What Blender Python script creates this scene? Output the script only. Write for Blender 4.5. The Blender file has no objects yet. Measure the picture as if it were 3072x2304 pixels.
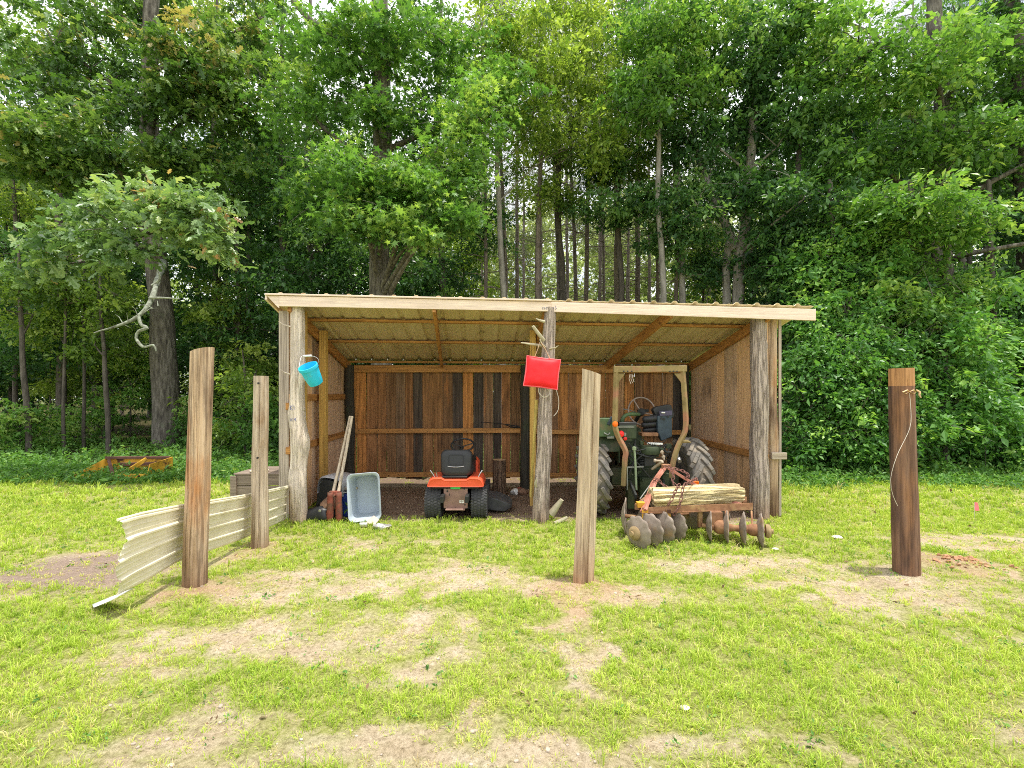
import bpy, math, random
import numpy as np
from mathutils import Vector, Matrix, Euler, noise as mnoise

random.seed(7)
DENOISE = False
sc = bpy.context.scene
col = sc.collection
PI = math.pi
R = math.radians
F, CX, HY, EYE = 470.0, 512.0, 392.0, 1.8       # lens geometry worked out from the photograph


def at(px, py, Y):
    """world point seen at photo position (px, py) of a 1024x768 frame, at distance Y"""
    return Vector(((px - CX) / F * Y, Y, EYE - (py - HY) / F * Y))


# ------------------------------------------------------------------ tagging
def tag(o, label=None, cat=None, group=None, kind=None):
    if label: o['label'] = label
    if cat: o['category'] = cat
    if group: o['group'] = group
    if kind: o['kind'] = kind
    return o


def thing(name, label, cat, loc=(0, 0, 0), group=None):
    o = bpy.data.objects.new(name, None)
    o.empty_display_size = .1
    o.location = loc
    col.objects.link(o)
    return tag(o, label, cat, group)


def root_loc(p):
    v = Vector((0, 0, 0))
    while p is not None:
        v = v + p.location
        p = p.parent
    return v


# ------------------------------------------------------------------ mesh builder
class MB:
    def __init__(s):
        s.v = []; s.f = []; s.mi = []

    def add(s, vs, fs, mi=0):
        b = len(s.v)
        s.v.extend([Vector(p) for p in vs])
        for f in fs:
            s.f.append([b + i for i in f]); s.mi.append(mi)
        return s

    def box(s, c, d, rot=None, mi=0):
        c = Vector(c)
        m = Matrix.Identity(3) if rot is None else (rot if isinstance(rot, Matrix) else Euler(rot).to_matrix())
        vs = [c + m @ Vector((sx * d[0] / 2, sy * d[1] / 2, sz * d[2] / 2)) for sx in (-1, 1) for sy in (-1, 1) for sz in (-1, 1)]
        return s.add(vs, [(0, 1, 3, 2), (4, 6, 7, 5), (0, 4, 5, 1), (2, 3, 7, 6), (0, 2, 6, 4), (1, 5, 7, 3)], mi)

    def beam(s, p0, p1, w, h, up=(0, 0, 1), mi=0, w1=None, h1=None):
        p0, p1 = Vector(p0), Vector(p1)
        d = (p1 - p0).normalized()
        u = Vector(up)
        sd = d.cross(u)
        if sd.length < 1e-4: sd = d.cross(Vector((0, 1, 0)))
        sd.normalize(); u = sd.cross(d)
        w1 = w if w1 is None else w1; h1 = h if h1 is None else h1
        vs = []
        for p, ww, hh in ((p0, w, h), (p1, w1, h1)):
            for a, b in ((-1, -1), (1, -1), (1, 1), (-1, 1)):
                vs.append(p + sd * a * ww / 2 + u * b * hh / 2)
        return s.add(vs, [(3, 2, 1, 0), (4, 5, 6, 7), (0, 1, 5, 4), (1, 2, 6, 5), (2, 3, 7, 6), (3, 0, 4, 7)], mi)

    def tube(s, pts, rad, n=8, caps=True, closed=False, mi=0, flat=1.0):
        pts = [Vector(p) for p in pts]
        if not isinstance(rad, (list, tuple)): rad = [rad] * len(pts)
        N = len(pts); vs = []
        prev = None
        for i, p in enumerate(pts):
            if closed: d = pts[(i + 1) % N] - pts[i - 1]
            else: d = pts[min(i + 1, N - 1)] - pts[max(i - 1, 0)]
            if d.length < 1e-9: d = Vector((0, 0, 1))
            d.normalize()
            if prev is None:
                a = Vector((0, 0, 1)) if abs(d.z) < .9 else Vector((1, 0, 0))
                sd = d.cross(a).normalized()
            else:
                sd = prev - d * prev.dot(d)
                sd = sd.normalized() if sd.length > 1e-6 else d.orthogonal().normalized()
            prev = sd
            up = d.cross(sd)
            for k in range(n):
                t = 2 * PI * k / n
                vs.append(p + (sd * math.cos(t) + up * math.sin(t) * flat) * rad[i])
        fs = []
        for i in range(N if closed else N - 1):
            j = (i + 1) % N
            for k in range(n):
                l = (k + 1) % n
                fs.append((i * n + k, i * n + l, j * n + l, j * n + k))
        if caps and not closed:
            fs.append(tuple(range(n - 1, -1, -1))); fs.append(tuple((N - 1) * n + k for k in range(n)))
        return s.add(vs, fs, mi)

    def lathe(s, prof, n=24, M=None, mi=0, sx=1.0, sy=1.0):
        """profile of (r, z) turned about z, then placed with matrix M"""
        M = M or Matrix.Identity(4)
        vs = []; fs = []
        for r, z in prof:
            for k in range(n):
                t = 2 * PI * k / n
                vs.append(M @ Vector((r * math.cos(t) * sx, r * math.sin(t) * sy, z)))
        for i in range(len(prof) - 1):
            for k in range(n):
                l = (k + 1) % n
                fs.append((i * n + k, i * n + l, (i + 1) * n + l, (i + 1) * n + k))
        if prof[0][0] > 1e-6: fs.append(tuple(range(n - 1, -1, -1)))
        if prof[-1][0] > 1e-6: fs.append(tuple((len(prof) - 1) * n + k for k in range(n)))
        return s.add(vs, fs, mi)

    def loft(s, rings, caps=True, mi=0):
        n = len(rings[0]); vs = [p for r in rings for p in r]; fs = []
        for i in range(len(rings) - 1):
            for k in range(n):
                l = (k + 1) % n
                fs.append((i * n + k, i * n + l, (i + 1) * n + l, (i + 1) * n + k))
        if caps:
            fs.append(tuple(range(n - 1, -1, -1))); fs.append(tuple((len(rings) - 1) * n + k for k in range(n)))
        return s.add(vs, fs, mi)

    def prism(s, poly, h, M=None, mi=0):
        M = M or Matrix.Identity(4)
        n = len(poly)
        vs = [M @ Vector((p[0], p[1], -h / 2)) for p in poly] + [M @ Vector((p[0], p[1], h / 2)) for p in poly]
        fs = [tuple(range(n - 1, -1, -1)), tuple(range(n, 2 * n))]
        for k in range(n):
            l = (k + 1) % n
            fs.append((k, l, n + l, n + k))
        return s.add(vs, fs, mi)

    def xf(s, M, start=0):
        for i in range(start, len(s.v)): s.v[i] = M @ s.v[i]
        return s

    def build(s, name, mats, parent=None, angle=40, bevel=0, label=None, loc=None):
        if not isinstance(mats, (list, tuple)): mats = [mats]
        base = root_loc(parent) if parent is not None else Vector(loc or (0, 0, 0))
        me = bpy.data.meshes.new(name)
        me.from_pydata([tuple(p - base) for p in s.v], [], s.f)
        for m in mats: me.materials.append(m)
        me.polygons.foreach_set('material_index', s.mi)
        me.polygons.foreach_set('use_smooth', [True] * len(s.f))
        me.update(); me.validate()
        me.set_sharp_from_angle(angle=R(angle))
        o = bpy.data.objects.new(name, me); col.objects.link(o)
        if parent is not None: o.parent = parent
        else: o.location = base
        if bevel:
            b = o.modifiers.new('bevel', 'BEVEL'); b.width = bevel; b.segments = 2; b.limit_method = 'ANGLE'; b.angle_limit = R(45)
        if label: o['label'] = label
        return o


def np_mesh(name, verts, loops, starts, mats, attr=None, parent=None, loc=(0, 0, 0), smooth=False, mi=None, pattr=None):
    base = root_loc(parent) if parent is not None else Vector(loc)
    me = bpy.data.meshes.new(name)
    verts = np.asarray(verts, dtype=np.float32) - np.array(base, dtype=np.float32)
    me.vertices.add(len(verts)); me.vertices.foreach_set('co', verts.ravel())
    me.loops.add(len(loops)); me.loops.foreach_set('vertex_index', np.asarray(loops, dtype=np.int32))
    me.polygons.add(len(starts)); me.polygons.foreach_set('loop_start', np.asarray(starts, dtype=np.int32))
    for m in (mats if isinstance(mats, (list, tuple)) else [mats]): me.materials.append(m)
    if mi is not None: me.polygons.foreach_set('material_index', np.asarray(mi, dtype=np.int32))
    me.polygons.foreach_set('use_smooth', np.full(len(starts), smooth))
    for k, a in (attr or {}).items():
        at_ = me.attributes.new(k, 'FLOAT', 'FACE'); at_.data.foreach_set('value', np.asarray(a, dtype=np.float32))
    for k, a in (pattr or {}).items():
        at_ = me.attributes.new(k, 'FLOAT', 'POINT'); at_.data.foreach_set('value', np.asarray(a, dtype=np.float32))
    me.update(calc_edges=True)
    o = bpy.data.objects.new(name, me); col.objects.link(o)
    if parent is not None: o.parent = parent
    else: o.location = base
    return o


# ------------------------------------------------------------------ materials
def new_mat(name):
    m = bpy.data.materials.new(name); m.use_nodes = True
    nt = m.node_tree; nt.nodes.clear()
    return m, nt


def nd(nt, typ, **kw):
    n = nt.nodes.new(typ)
    for k, v in kw.items():
        if k in n.inputs.keys(): n.inputs[k].default_value = v
        else: setattr(n, k, v)
    return n


def ramp(nt, stops, fac):
    n = nt.nodes.new('ShaderNodeValToRGB')
    e = n.color_ramp.elements
    while len(e) < len(stops): e.new(.5)
    for i, (p, c) in enumerate(stops):
        e[i].position = p; e[i].color = (c[0], c[1], c[2], 1)
    nt.links.new(fac, n.inputs[0])
    return n.outputs[0]


def mixc(nt, a, b, fac, mode='MIX'):
    n = nt.nodes.new('ShaderNodeMix'); n.data_type = 'RGBA'; n.blend_type = mode
    for s, v in ((6, a), (7, b), (0, fac)):
        if isinstance(v, bpy.types.NodeSocket): nt.links.new(v, n.inputs[s])
        elif isinstance(v, (int, float)): n.inputs[s].default_value = v
        else: n.inputs[s].default_value = (v[0], v[1], v[2], 1)
    return n.outputs[2]


def noise_(nt, vec, scale, detail=4, rough=.55, stretch=None, off=(0, 0, 0)):
    if stretch is not None or off != (0, 0, 0):
        mp = nt.nodes.new('ShaderNodeMapping')
        if stretch is not None: mp.inputs['Scale'].default_value = stretch
        mp.inputs['Location'].default_value = off
        nt.links.new(vec, mp.inputs[0]); vec = mp.outputs[0]
    n = nd(nt, 'ShaderNodeTexNoise', Scale=scale, Detail=detail, Roughness=rough)
    nt.links.new(vec, n.inputs['Vector'])
    return n.outputs['Fac']


def mrange(nt, v, a, b, c=0., d=1.):
    n = nt.nodes.new('ShaderNodeMapRange')
    n.inputs[1].default_value = a; n.inputs[2].default_value = b; n.inputs[3].default_value = c; n.inputs[4].default_value = d
    nt.links.new(v, n.inputs[0]); return n.outputs[0]


def surf(name, stops, scale=8, stretch=(1, 1, 1), rough=.75, bump=.25, metal=0., stain=None, island=None, fine=None, spec=.3, dist=.01, streak=None, crack=None, foot=None):
    """noise-driven colour; island = ramp of tints per loose piece; stain = (colour, scale, lo, hi, stretch)"""
    m, nt = new_mat(name)
    tc = nd(nt, 'ShaderNodeTexCoord').outputs['Object']
    geo = nd(nt, 'ShaderNodeNewGeometry')
    vec = tc
    if island:
        va = nt.nodes.new('ShaderNodeVectorMath'); va.operation = 'MULTIPLY_ADD'
        nt.links.new(geo.outputs['Random Per Island'], va.inputs[0]); va.inputs[1].default_value = (17, 31, 5)
        nt.links.new(tc, va.inputs[2]); vec = va.outputs[0]
    f = noise_(nt, vec, scale, 6, .62, stretch)
    c = ramp(nt, stops, f)
    if island:
        c = mixc(nt, ramp(nt, island, geo.outputs['Random Per Island']), c, 1., 'MULTIPLY')
    if stain:
        sf = noise_(nt, vec, stain[1], 4, .6, stain[4] if len(stain) > 4 else None, (3, 7, 1))
        c = mixc(nt, c, stain[0], mrange(nt, sf, stain[2], stain[3]))
    if streak:
        sf = noise_(nt, vec, streak[1], 5, .6, streak[4] if len(streak) > 4 else None, (9, 2, 4))
        c = mixc(nt, c, streak[0], mrange(nt, sf, streak[2], streak[3]))
    if foot:                                              # damp, soil-stained lower end, doubling as painted contact shadow
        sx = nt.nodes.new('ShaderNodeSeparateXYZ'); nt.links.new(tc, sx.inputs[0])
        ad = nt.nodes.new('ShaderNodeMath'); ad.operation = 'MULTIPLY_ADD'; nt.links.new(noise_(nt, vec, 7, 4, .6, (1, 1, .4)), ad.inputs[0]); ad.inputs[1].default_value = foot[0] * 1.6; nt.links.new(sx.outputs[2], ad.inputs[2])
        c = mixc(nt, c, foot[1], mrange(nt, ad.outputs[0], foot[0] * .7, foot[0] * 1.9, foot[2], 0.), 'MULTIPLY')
    ck = None
    if crack is None and stretch != (1, 1, 1) and not metal: crack = (.62, 42)
    if crack:                                             # fine dark checks and light fibres along the grain
        st2 = tuple(v * (.45 if v < .5 else 1) for v in stretch)
        cf = noise_(nt, vec, crack[1], 5, .7, st2, (1, 5, 2))
        ck = mrange(nt, cf, .40, .52)
        c = mixc(nt, mixc(nt, c, (.28, .25, .23), 1., 'MULTIPLY'), c, mrange(nt, cf, .36, .50, 1 - crack[0], 1.))
        c = mixc(nt, c, (1.28, 1.26, 1.22), mrange(nt, noise_(nt, vec, crack[1] * 1.7, 4, .7, st2, (4, 1, 8)), .52, .66, 0., .8), 'MULTIPLY')
    b = nd(nt, 'ShaderNodeBsdfPrincipled', Roughness=rough, Metallic=metal)
    b.inputs['Specular IOR Level'].default_value = spec
    nt.links.new(c, b.inputs['Base Color'])
    if bump:
        bp = nd(nt, 'ShaderNodeBump', Strength=bump, Distance=dist)
        ff = f if not fine else noise_(nt, vec, fine, 5, .65, stretch)
        if ck is not None:
            mm = nt.nodes.new('ShaderNodeMath'); mm.operation = 'ADD'; nt.links.new(ff, mm.inputs[0]); nt.links.new(ck, mm.inputs[1]); ff = mm.outputs[0]
        nt.links.new(ff, bp.inputs['Height']); nt.links.new(bp.outputs[0], b.inputs['Normal'])
    o = nd(nt, 'ShaderNodeOutputMaterial'); nt.links.new(b.outputs[0], o.inputs[0])
    return m


def plain(name, c, rough=.5, metal=0., var=.25, scale=6, bump=.05, spec=.4):
    lo = tuple(x * (1 - var) for x in c); hi = tuple(min(1, x * (1 + var)) for x in c)
    return surf(name, [(.3, lo), (.7, hi)], scale, rough=rough, metal=metal, bump=bump, spec=spec)


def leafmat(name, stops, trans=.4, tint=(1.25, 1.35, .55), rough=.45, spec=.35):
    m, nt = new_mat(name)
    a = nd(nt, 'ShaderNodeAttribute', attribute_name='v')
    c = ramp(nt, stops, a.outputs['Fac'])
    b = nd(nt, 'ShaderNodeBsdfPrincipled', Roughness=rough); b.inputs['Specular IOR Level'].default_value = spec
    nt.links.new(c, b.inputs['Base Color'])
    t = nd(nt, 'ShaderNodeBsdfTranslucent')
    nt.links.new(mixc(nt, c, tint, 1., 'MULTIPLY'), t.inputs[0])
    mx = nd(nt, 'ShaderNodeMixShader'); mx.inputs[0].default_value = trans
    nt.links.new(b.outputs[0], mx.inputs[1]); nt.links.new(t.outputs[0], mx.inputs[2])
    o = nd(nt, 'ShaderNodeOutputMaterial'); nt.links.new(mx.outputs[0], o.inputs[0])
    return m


ZG = (1, 1, .06)       # grain along z
XG = (.05, 1, 1)       # grain along x
YG = (1, .06, 1)
M = {}
M['board'] = surf('weathered_boards', [(.25, (.55, .53, .5)), (.5, (1.1, 1.08, 1.05)), (.75, (1.7, 1.66, 1.6))], 22, ZG, .8, .35, spec=.2,
                  island=[(0, (.30, .14, .06)), (.10, (.40, .20, .08)), (.2, (.15, .085, .045)), (.3, (.42, .23, .11)), (.36, (.085, .068, .055)), (.42, (.07, .06, .054)), (.47, (.30, .14, .055)), (.57, (.58, .26, .08)), (.64, (.20, .11, .055)), (.72, (.40, .24, .13)), (.79, (.09, .068, .052)), (.84, (.15, .10, .066)), (.9, (.34, .17, .075)), (1, (.22, .11, .05))],
                  stain=((.03, .02, .016), 2.2, .56, .74, (1, 1, .35)), streak=((.5, .2, .07), 5, .62, .8, (1, 1, .15)))
M['sideboard'] = surf('side_boards', [(.25, (.82, .8, .78)), (.75, (1.15, 1.15, 1.15))], 18, ZG, .8, .2, spec=.2, crack=(.32, 36),
                      island=[(0, (.72, .49, .31)), (.3, (.60, .43, .30)), (.5, (.82, .50, .26)), (.7, (.52, .40, .30)), (1, (.86, .54, .28))],
                      stain=((.1, .06, .04), 3, .55, .8, (1, 1, .3)))
M['stud'] = surf('treated_stud', [(.25, (.42, .25, .06)), (.7, (.6, .38, .11))], 16, ZG, .7, .15)
M['rail'] = surf('orange_rail', [(.25, (.33, .15, .045)), (.7, (.55, .28, .09))], 16, XG, .7, .2, stain=((.12, .05, .02), 8, .62, .8))
M['raily'] = surf('orange_rail_y', [(.25, (.33, .15, .045)), (.7, (.52, .26, .085))], 16, YG, .7, .2, stain=((.12, .05, .02), 8, .62, .8))
M['fascia'] = surf('fascia_pine', [(.25, (.68, .53, .43)), (.75, (.80, .67, .57))], 14, XG, .65, .15, stain=((.66, .48, .34), 6, .66, .85, (.4, 1, 1)), crack=(.18, 42))
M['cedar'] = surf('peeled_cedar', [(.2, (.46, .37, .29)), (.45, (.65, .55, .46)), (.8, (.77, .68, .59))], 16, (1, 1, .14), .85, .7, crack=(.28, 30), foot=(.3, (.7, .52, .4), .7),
                  stain=((.26, .15, .09), 5, .6, .74, (1, 1, .25)), fine=26, dist=.02)
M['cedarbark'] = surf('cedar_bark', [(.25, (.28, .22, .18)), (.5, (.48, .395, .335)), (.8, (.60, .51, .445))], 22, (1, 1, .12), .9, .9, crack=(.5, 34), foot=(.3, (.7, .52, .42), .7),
                      stain=((.13, .08, .06), 5, .58, .75, (1, 1, .3)), fine=30, dist=.025)
M['darkpost'] = surf('dark_bark_post', [(.25, (.03, .028, .024)), (.8, (.09, .08, .06))], 20, ZG, .9, .6, stain=((.05, .06, .035), 3, .5, .7))
M['roof'] = surf('roof_sheet', [(.3, (.58, .47, .30)), (.7, (.72, .61, .41))], 4, YG, .45, .02, metal=.1, crack=0, stain=((.35, .28, .16), 3, .6, .8))
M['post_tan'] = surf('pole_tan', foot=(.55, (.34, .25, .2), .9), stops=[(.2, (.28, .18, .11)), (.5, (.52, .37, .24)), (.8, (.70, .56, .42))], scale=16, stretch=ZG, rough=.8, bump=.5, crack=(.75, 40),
                     stain=((.48, .20, .06), 2.4, .52, .68, (1, 1, .3)), streak=((.13, .07, .045), 2.5, .54, .72, (1, 1, .3)), dist=.014)
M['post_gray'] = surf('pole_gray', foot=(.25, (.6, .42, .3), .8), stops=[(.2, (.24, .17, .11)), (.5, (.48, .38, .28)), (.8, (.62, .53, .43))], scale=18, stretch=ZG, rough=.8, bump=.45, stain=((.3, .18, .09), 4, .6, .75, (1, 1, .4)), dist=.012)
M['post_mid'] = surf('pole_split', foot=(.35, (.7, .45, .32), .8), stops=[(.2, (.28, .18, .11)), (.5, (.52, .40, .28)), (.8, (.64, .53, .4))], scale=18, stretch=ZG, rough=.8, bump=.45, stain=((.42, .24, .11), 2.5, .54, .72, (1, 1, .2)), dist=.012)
M['creosote'] = surf('pole_creosote', [(.2, (.07, .04, .03)), (.5, (.17, .092, .06)), (.8, (.30, .18, .12))], 18, ZG, .7, .4, stain=((.34, .16, .07), 3, .58, .74, (1, 1, .25)), streak=((.03, .022, .022), 3, .52, .7, (1, 1, .2)))
M['freshcut'] = surf('fresh_cut', [(.3, (.36, .17, .07)), (.7, (.54, .29, .13))], 20, ZG, .8, .3)
M['endgrain'] = surf('end_grain', [(.3, (.42, .27, .15)), (.7, (.6, .43, .27))], 20, (1, 1, 1), .8, .2)
M['siding'] = surf('cream_siding', [(.3, (.66, .60, .44)), (.7, (.80, .75, .58))], 4, (1, 1, 1), .45, .04, stain=((.4, .31, .17), 5, .6, .8), spec=.4)
M['white'] = plain('white_paint', (.8, .8, .78), .5, var=.08)
M['tire'] = plain('rubber', (.055, .055, .057), .8, var=.3, scale=30)
M['tiremud'] = surf('muddy_rubber', [(.3, (.10, .095, .09)), (.55, (.17, .155, .135)), (.8, (.26, .225, .18))], 9, rough=.9, bump=.2, stain=((.30, .245, .18), 5, .5, .75))
M['orange'] = plain('orange_plastic', (.78, .105, .045), .35, var=.08, bump=.02, spec=.5)
M['black'] = plain('black_plastic', (.02, .021, .023), .42, var=.2, scale=40)
M['seatblack'] = plain('black_vinyl', (.025, .026, .029), .45, var=.2, scale=50, bump=.1)
M['navy'] = plain('navy_vinyl', (.035, .055, .075), .45, var=.3, scale=10, bump=.1)
M['plate'] = surf('dusty_plate', [(.3, (.22, .13, .10)), (.7, (.34, .21, .17))], 8, rough=.7, bump=.1, stain=((.14, .1, .07), 6, .55, .8))
M['green'] = plain('green_clip', (.03, .45, .06), .4)
M['deck'] = plain('deck_gray', (.07, .072, .075), .6, var=.3, scale=10)
M['chrome'] = plain('steel', (.5, .5, .5), .35, metal=.9)
M['tote'] = plain('tote_plastic', (.43, .49, .55), .45, var=.08, scale=3, bump=.02)
M['bluebox'] = plain('blue_plastic', (.02, .05, .28), .4, var=.2)
M['sticker'] = plain('leaf_sticker', (.18, .4, .1), .5)
M['board_pale'] = surf('pale_board', [(.3, (.36, .29, .22)), (.7, (.52, .44, .35))], 16, XG, .8, .2)
M['handlewood'] = surf('handle_wood', [(.3, (.46, .37, .27)), (.7, (.62, .53, .42))], 20, ZG, .7, .15)
M['redrust'] = surf('red_rusty', [(.3, (.20, .045, .032)), (.7, (.32, .10, .065))], 14, rough=.85, bump=.3, stain=((.15, .075, .05), 9, .44, .6))
M['carrier'] = plain('carrier_gray', (.42, .42, .44), .55, var=.12)
M['cloth'] = plain('brown_cloth', (.24, .14, .09), .95, var=.3, scale=14, bump=.3)
M['cyan'] = surf('cyan_plastic', [(.3, (.014, .50, .76)), (.7, (.03, .58, .84))], 5, rough=.42, bump=.02, spec=.45, stain=((.16, .36, .40), 9, .56, .8))
M['cyan_dk'] = plain('cyan_base', (.03, .38, .46), .45, var=.3, scale=14)
M['redvinyl'] = surf('red_fabric', [(.3, (.74, .010, .018)), (.7, (.90, .022, .03))], 7, rough=.55, bump=.35, dist=.02, stain=((.55, .02, .02), 6, .58, .8))
M['piping'] = plain('red_piping', (.80, .12, .14), .5, var=.1)
M['strap'] = plain('tan_strap', (.60, .42, .27), .8, var=.15)
M['bamboo'] = surf('yellow_stick', [(.3, (.5, .36, .08)), (.7, (.66, .52, .18))], 14, ZG, .6, .2)
M['stump'] = surf('stump_bark', [(.25, (.09, .055, .035)), (.5, (.2, .13, .085)), (.8, (.3, .21, .145))], 18, (1, 1, .18), .9, .9, fine=22, dist=.03)
M['tgreen'] = surf('tractor_green', [(.3, (.018, .030, .015)), (.7, (.058, .078, .038))], 8, rough=.6, bump=.1, stain=((.10, .085, .05), 5, .52, .75))
M['tgreenb'] = surf('tractor_green_bright', [(.3, (.045, .085, .035)), (.7, (.095, .15, .065))], 8, rough=.5, bump=.08, stain=((.15, .12, .06), 5, .55, .75))
M['rops'] = surf('rops_olive', [(.25, (.15, .115, .045)), (.55, (.27, .20, .085)), (.8, (.35, .26, .13))], 7, rough=.7, bump=.12, stain=((.36, .17, .10), 3, .5, .65), streak=((.07, .2, .1), 2.2, .62, .75))
M['rust'] = surf('rust', [(.25, (.17, .08, .045)), (.55, (.33, .17, .09)), (.8, (.46, .27, .15))], 12, rough=.85, bump=.3, stain=((.45, .30, .14), 5, .56, .75))
M['pinkrust'] = surf('pink_rust', [(.25, (.36, .13, .09)), (.55, (.52, .22, .16)), (.8, (.6, .32, .24))], 9, rough=.75, bump=.2, stain=((.3, .13, .07), 5, .55, .75))
M['yellowrust'] = surf('yellow_rust', [(.25, (.50, .25, .03)), (.55, (.70, .40, .045)), (.8, (.80, .50, .08))], 5, rough=.75, bump=.2, stain=((.09, .04, .025), 3, .5, .6))
M['disc'] = surf('disc_iron', [(.25, (.16, .125, .10)), (.55, (.31, .255, .21)), (.8, (.43, .37, .31))], 9, rough=.75, bump=.25, metal=.2, stain=((.36, .23, .12), 6, .56, .75))
M['hub'] = surf('hub_iron', [(.25, (.22, .15, .07)), (.8, (.48, .36, .2))], 10, rough=.8, bump=.2)
M['splitlog'] = surf('split_wood', [(.2, (.36, .22, .08)), (.42, (.72, .56, .29)), (.8, (.92, .82, .55))], 16, XG, .85, .9, crack=(.85, 30), stain=((.5, .3, .13), 4, .6, .78, (.15, 1, 1)), dist=.02)
M['chain'] = surf('chain_rust', [(.3, (.12, .05, .045)), (.7, (.30, .15, .12))], 40, rough=.7, bump=.1, metal=.4)
M['iron'] = plain('dark_iron', (.022, .024, .022), .6, var=.4, scale=12)
M['steelgray'] = plain('worn_steel', (.25, .26, .23), .5, metal=.4, var=.3)
M['orangelamp'] = plain('orange_lens', (.9, .16, .01), .3, var=.1)
M['redlamp'] = plain('red_lens', (.75, .02, .02), .3, var=.1)
M['bark'] = surf('oak_bark', [(.3, (.04, .035, .03)), (.5, (.135, .12, .10)), (.72, (.28, .255, .22))], 13, (1, 1, .2), .95, 1., crack=0, fine=13, dist=.06, stain=((.15, .16, .11), 2, .6, .8))
M['barkdark'] = surf('dark_bark', [(.25, (.035, .03, .025)), (.5, (.10, .086, .072)), (.8, (.19, .165, .14))], 12, (1, 1, .2), .95, 1., crack=0, fine=14, dist=.05)
M['barkpine'] = surf('pine_bark', [(.25, (.085, .068, .058)), (.5, (.20, .162, .138)), (.8, (.34, .28, .24))], 11, (1, 1, .25), .95, .9, crack=0, fine=14, dist=.04)
M['barkpale'] = surf('pale_bark', [(.25, (.10, .09, .078)), (.5, (.27, .25, .22)), (.8, (.45, .42, .38))], 11, (1, 1, .2), .95, .9, crack=0, fine=14, dist=.04)
M['lichen'] = surf('lichen_bark', [(.3, (.10, .09, .075)), (.5, (.26, .28, .22)), (.7, (.42, .47, .38))], 14, rough=.95, bump=.5)
M['graywood'] = surf('gray_planks', [(.25, (.17, .13, .10)), (.7, (.34, .27, .22))], 14, XG, .85, .3)
M['grayedge'] = surf('gray_corner_board', [(.25, (.34, .28, .23)), (.7, (.56, .48, .41))], 16, ZG, .85, .3)
M['foil'] = plain('crumpled_foil', (.7, .7, .7), .3, metal=.7, bump=.4, scale=40)
M['paper'] = plain('pale_paper', (.62, .5, .44), .8, var=.15)
M['pink'] = plain('pink_flag', (.85, .2, .22), .7)
M['stone'] = plain('pale_stone', (.6, .57, .52), .8, bump=.3, scale=30)
M['wire'] = plain('pale_wire', (.55, .5, .42), .6)
M['ribbon'] = plain('tan_ribbon', (.68, .48, .26), .8)
M['bone'] = surf('dead_stub', [(.3, (.34, .30, .2)), (.7, (.5, .46, .33))], 14, rough=.85, bump=.3)
M['ink'] = plain('blue_ink', (.10, .12, .28), .7, var=.1)

M['leaf_oak'] = leafmat('leaf_oak_leaves', [(0, (0.041, 0.097, 0.027)), (0.4, (0.092, 0.187, 0.046)), (0.75, (0.184, 0.301, 0.079)), (0.93, (0.324, 0.408, 0.134)), (1, (0.389, 0.34, 0.146))], .42, (1.3, 1.35, .6), .38, .5)
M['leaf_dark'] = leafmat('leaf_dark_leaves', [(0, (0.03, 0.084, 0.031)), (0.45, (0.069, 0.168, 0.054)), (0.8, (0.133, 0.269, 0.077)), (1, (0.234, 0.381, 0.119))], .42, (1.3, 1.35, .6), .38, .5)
M['leaf_gum'] = leafmat('leaf_gum_leaves', [(0, (0.044, 0.115, 0.029)), (0.4, (0.103, 0.226, 0.051)), (0.75, (0.179, 0.34, 0.077)), (1, (0.323, 0.46, 0.114))], .45, (1.3, 1.35, .6), .4, .45)
M['leaf_maple'] = leafmat('leaf_maple_leaves', [(0, (0.062, 0.123, 0.025)), (0.4, (0.143, 0.244, 0.045)), (0.75, (0.26, 0.376, 0.076)), (1, (0.394, 0.489, 0.121))], .48, (1.3, 1.35, .6), .4, .45)
M['leaf_pale'] = leafmat('pale_oak_leaves', [(0, (0.069, 0.138, 0.052)), (0.4, (0.161, 0.27, 0.103)), (0.75, (0.299, 0.425, 0.184)), (0.93, (0.437, 0.506, 0.23)), (1, (0.529, 0.299, 0.161))], .4, (1.2, 1.3, .6), .35, .6)
M['leaf_shrub'] = leafmat('leaf_shrub_leaves', [(0, (0.042, 0.126, 0.032)), (0.45, (0.107, 0.264, 0.06)), (0.8, (0.203, 0.402, 0.094)), (1, (0.371, 0.578, 0.135))], .42, (1.3, 1.35, .6), .38, .5)
M['needle'] = leafmat('needle_leaves', [(0, (.07, .095, .04)), (.5, (.14, .18, .08)), (.85, (.25, .28, .13)), (1, (.34, .26, .14))], .4, (1.2, 1.2, .7), .5, .3)
M['leaf_far'] = leafmat('leaf_far_leaves', [(0, (0.23, 0.299, 0.138)), (0.4, (0.38, 0.46, 0.196)), (0.8, (0.552, 0.621, 0.31)), (1, (0.69, 0.667, 0.46))], .45, (1.2, 1.2, .8), .6, .2)  # leaf colours lightened to paint in distance haze
M['grass'] = leafmat('grass_leaves', [(0, (0.177, 0.291, 0.041)), (0.35, (0.353, 0.489, 0.062)), (0.7, (0.529, 0.651, 0.097)), (0.88, (0.658, 0.698, 0.181)), (1, (0.729, 0.581, 0.336))], .35, (1.15, 1.2, .6), .55, .25)
M['weeds'] = leafmat('weeds_leaves', [(0, (0.051, 0.122, 0.029)), (0.45, (0.117, 0.265, 0.056)), (0.8, (0.204, 0.388, 0.082)), (1, (0.367, 0.49, 0.133))], .4, (1.3, 1.35, .6), .45, .35)

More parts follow.
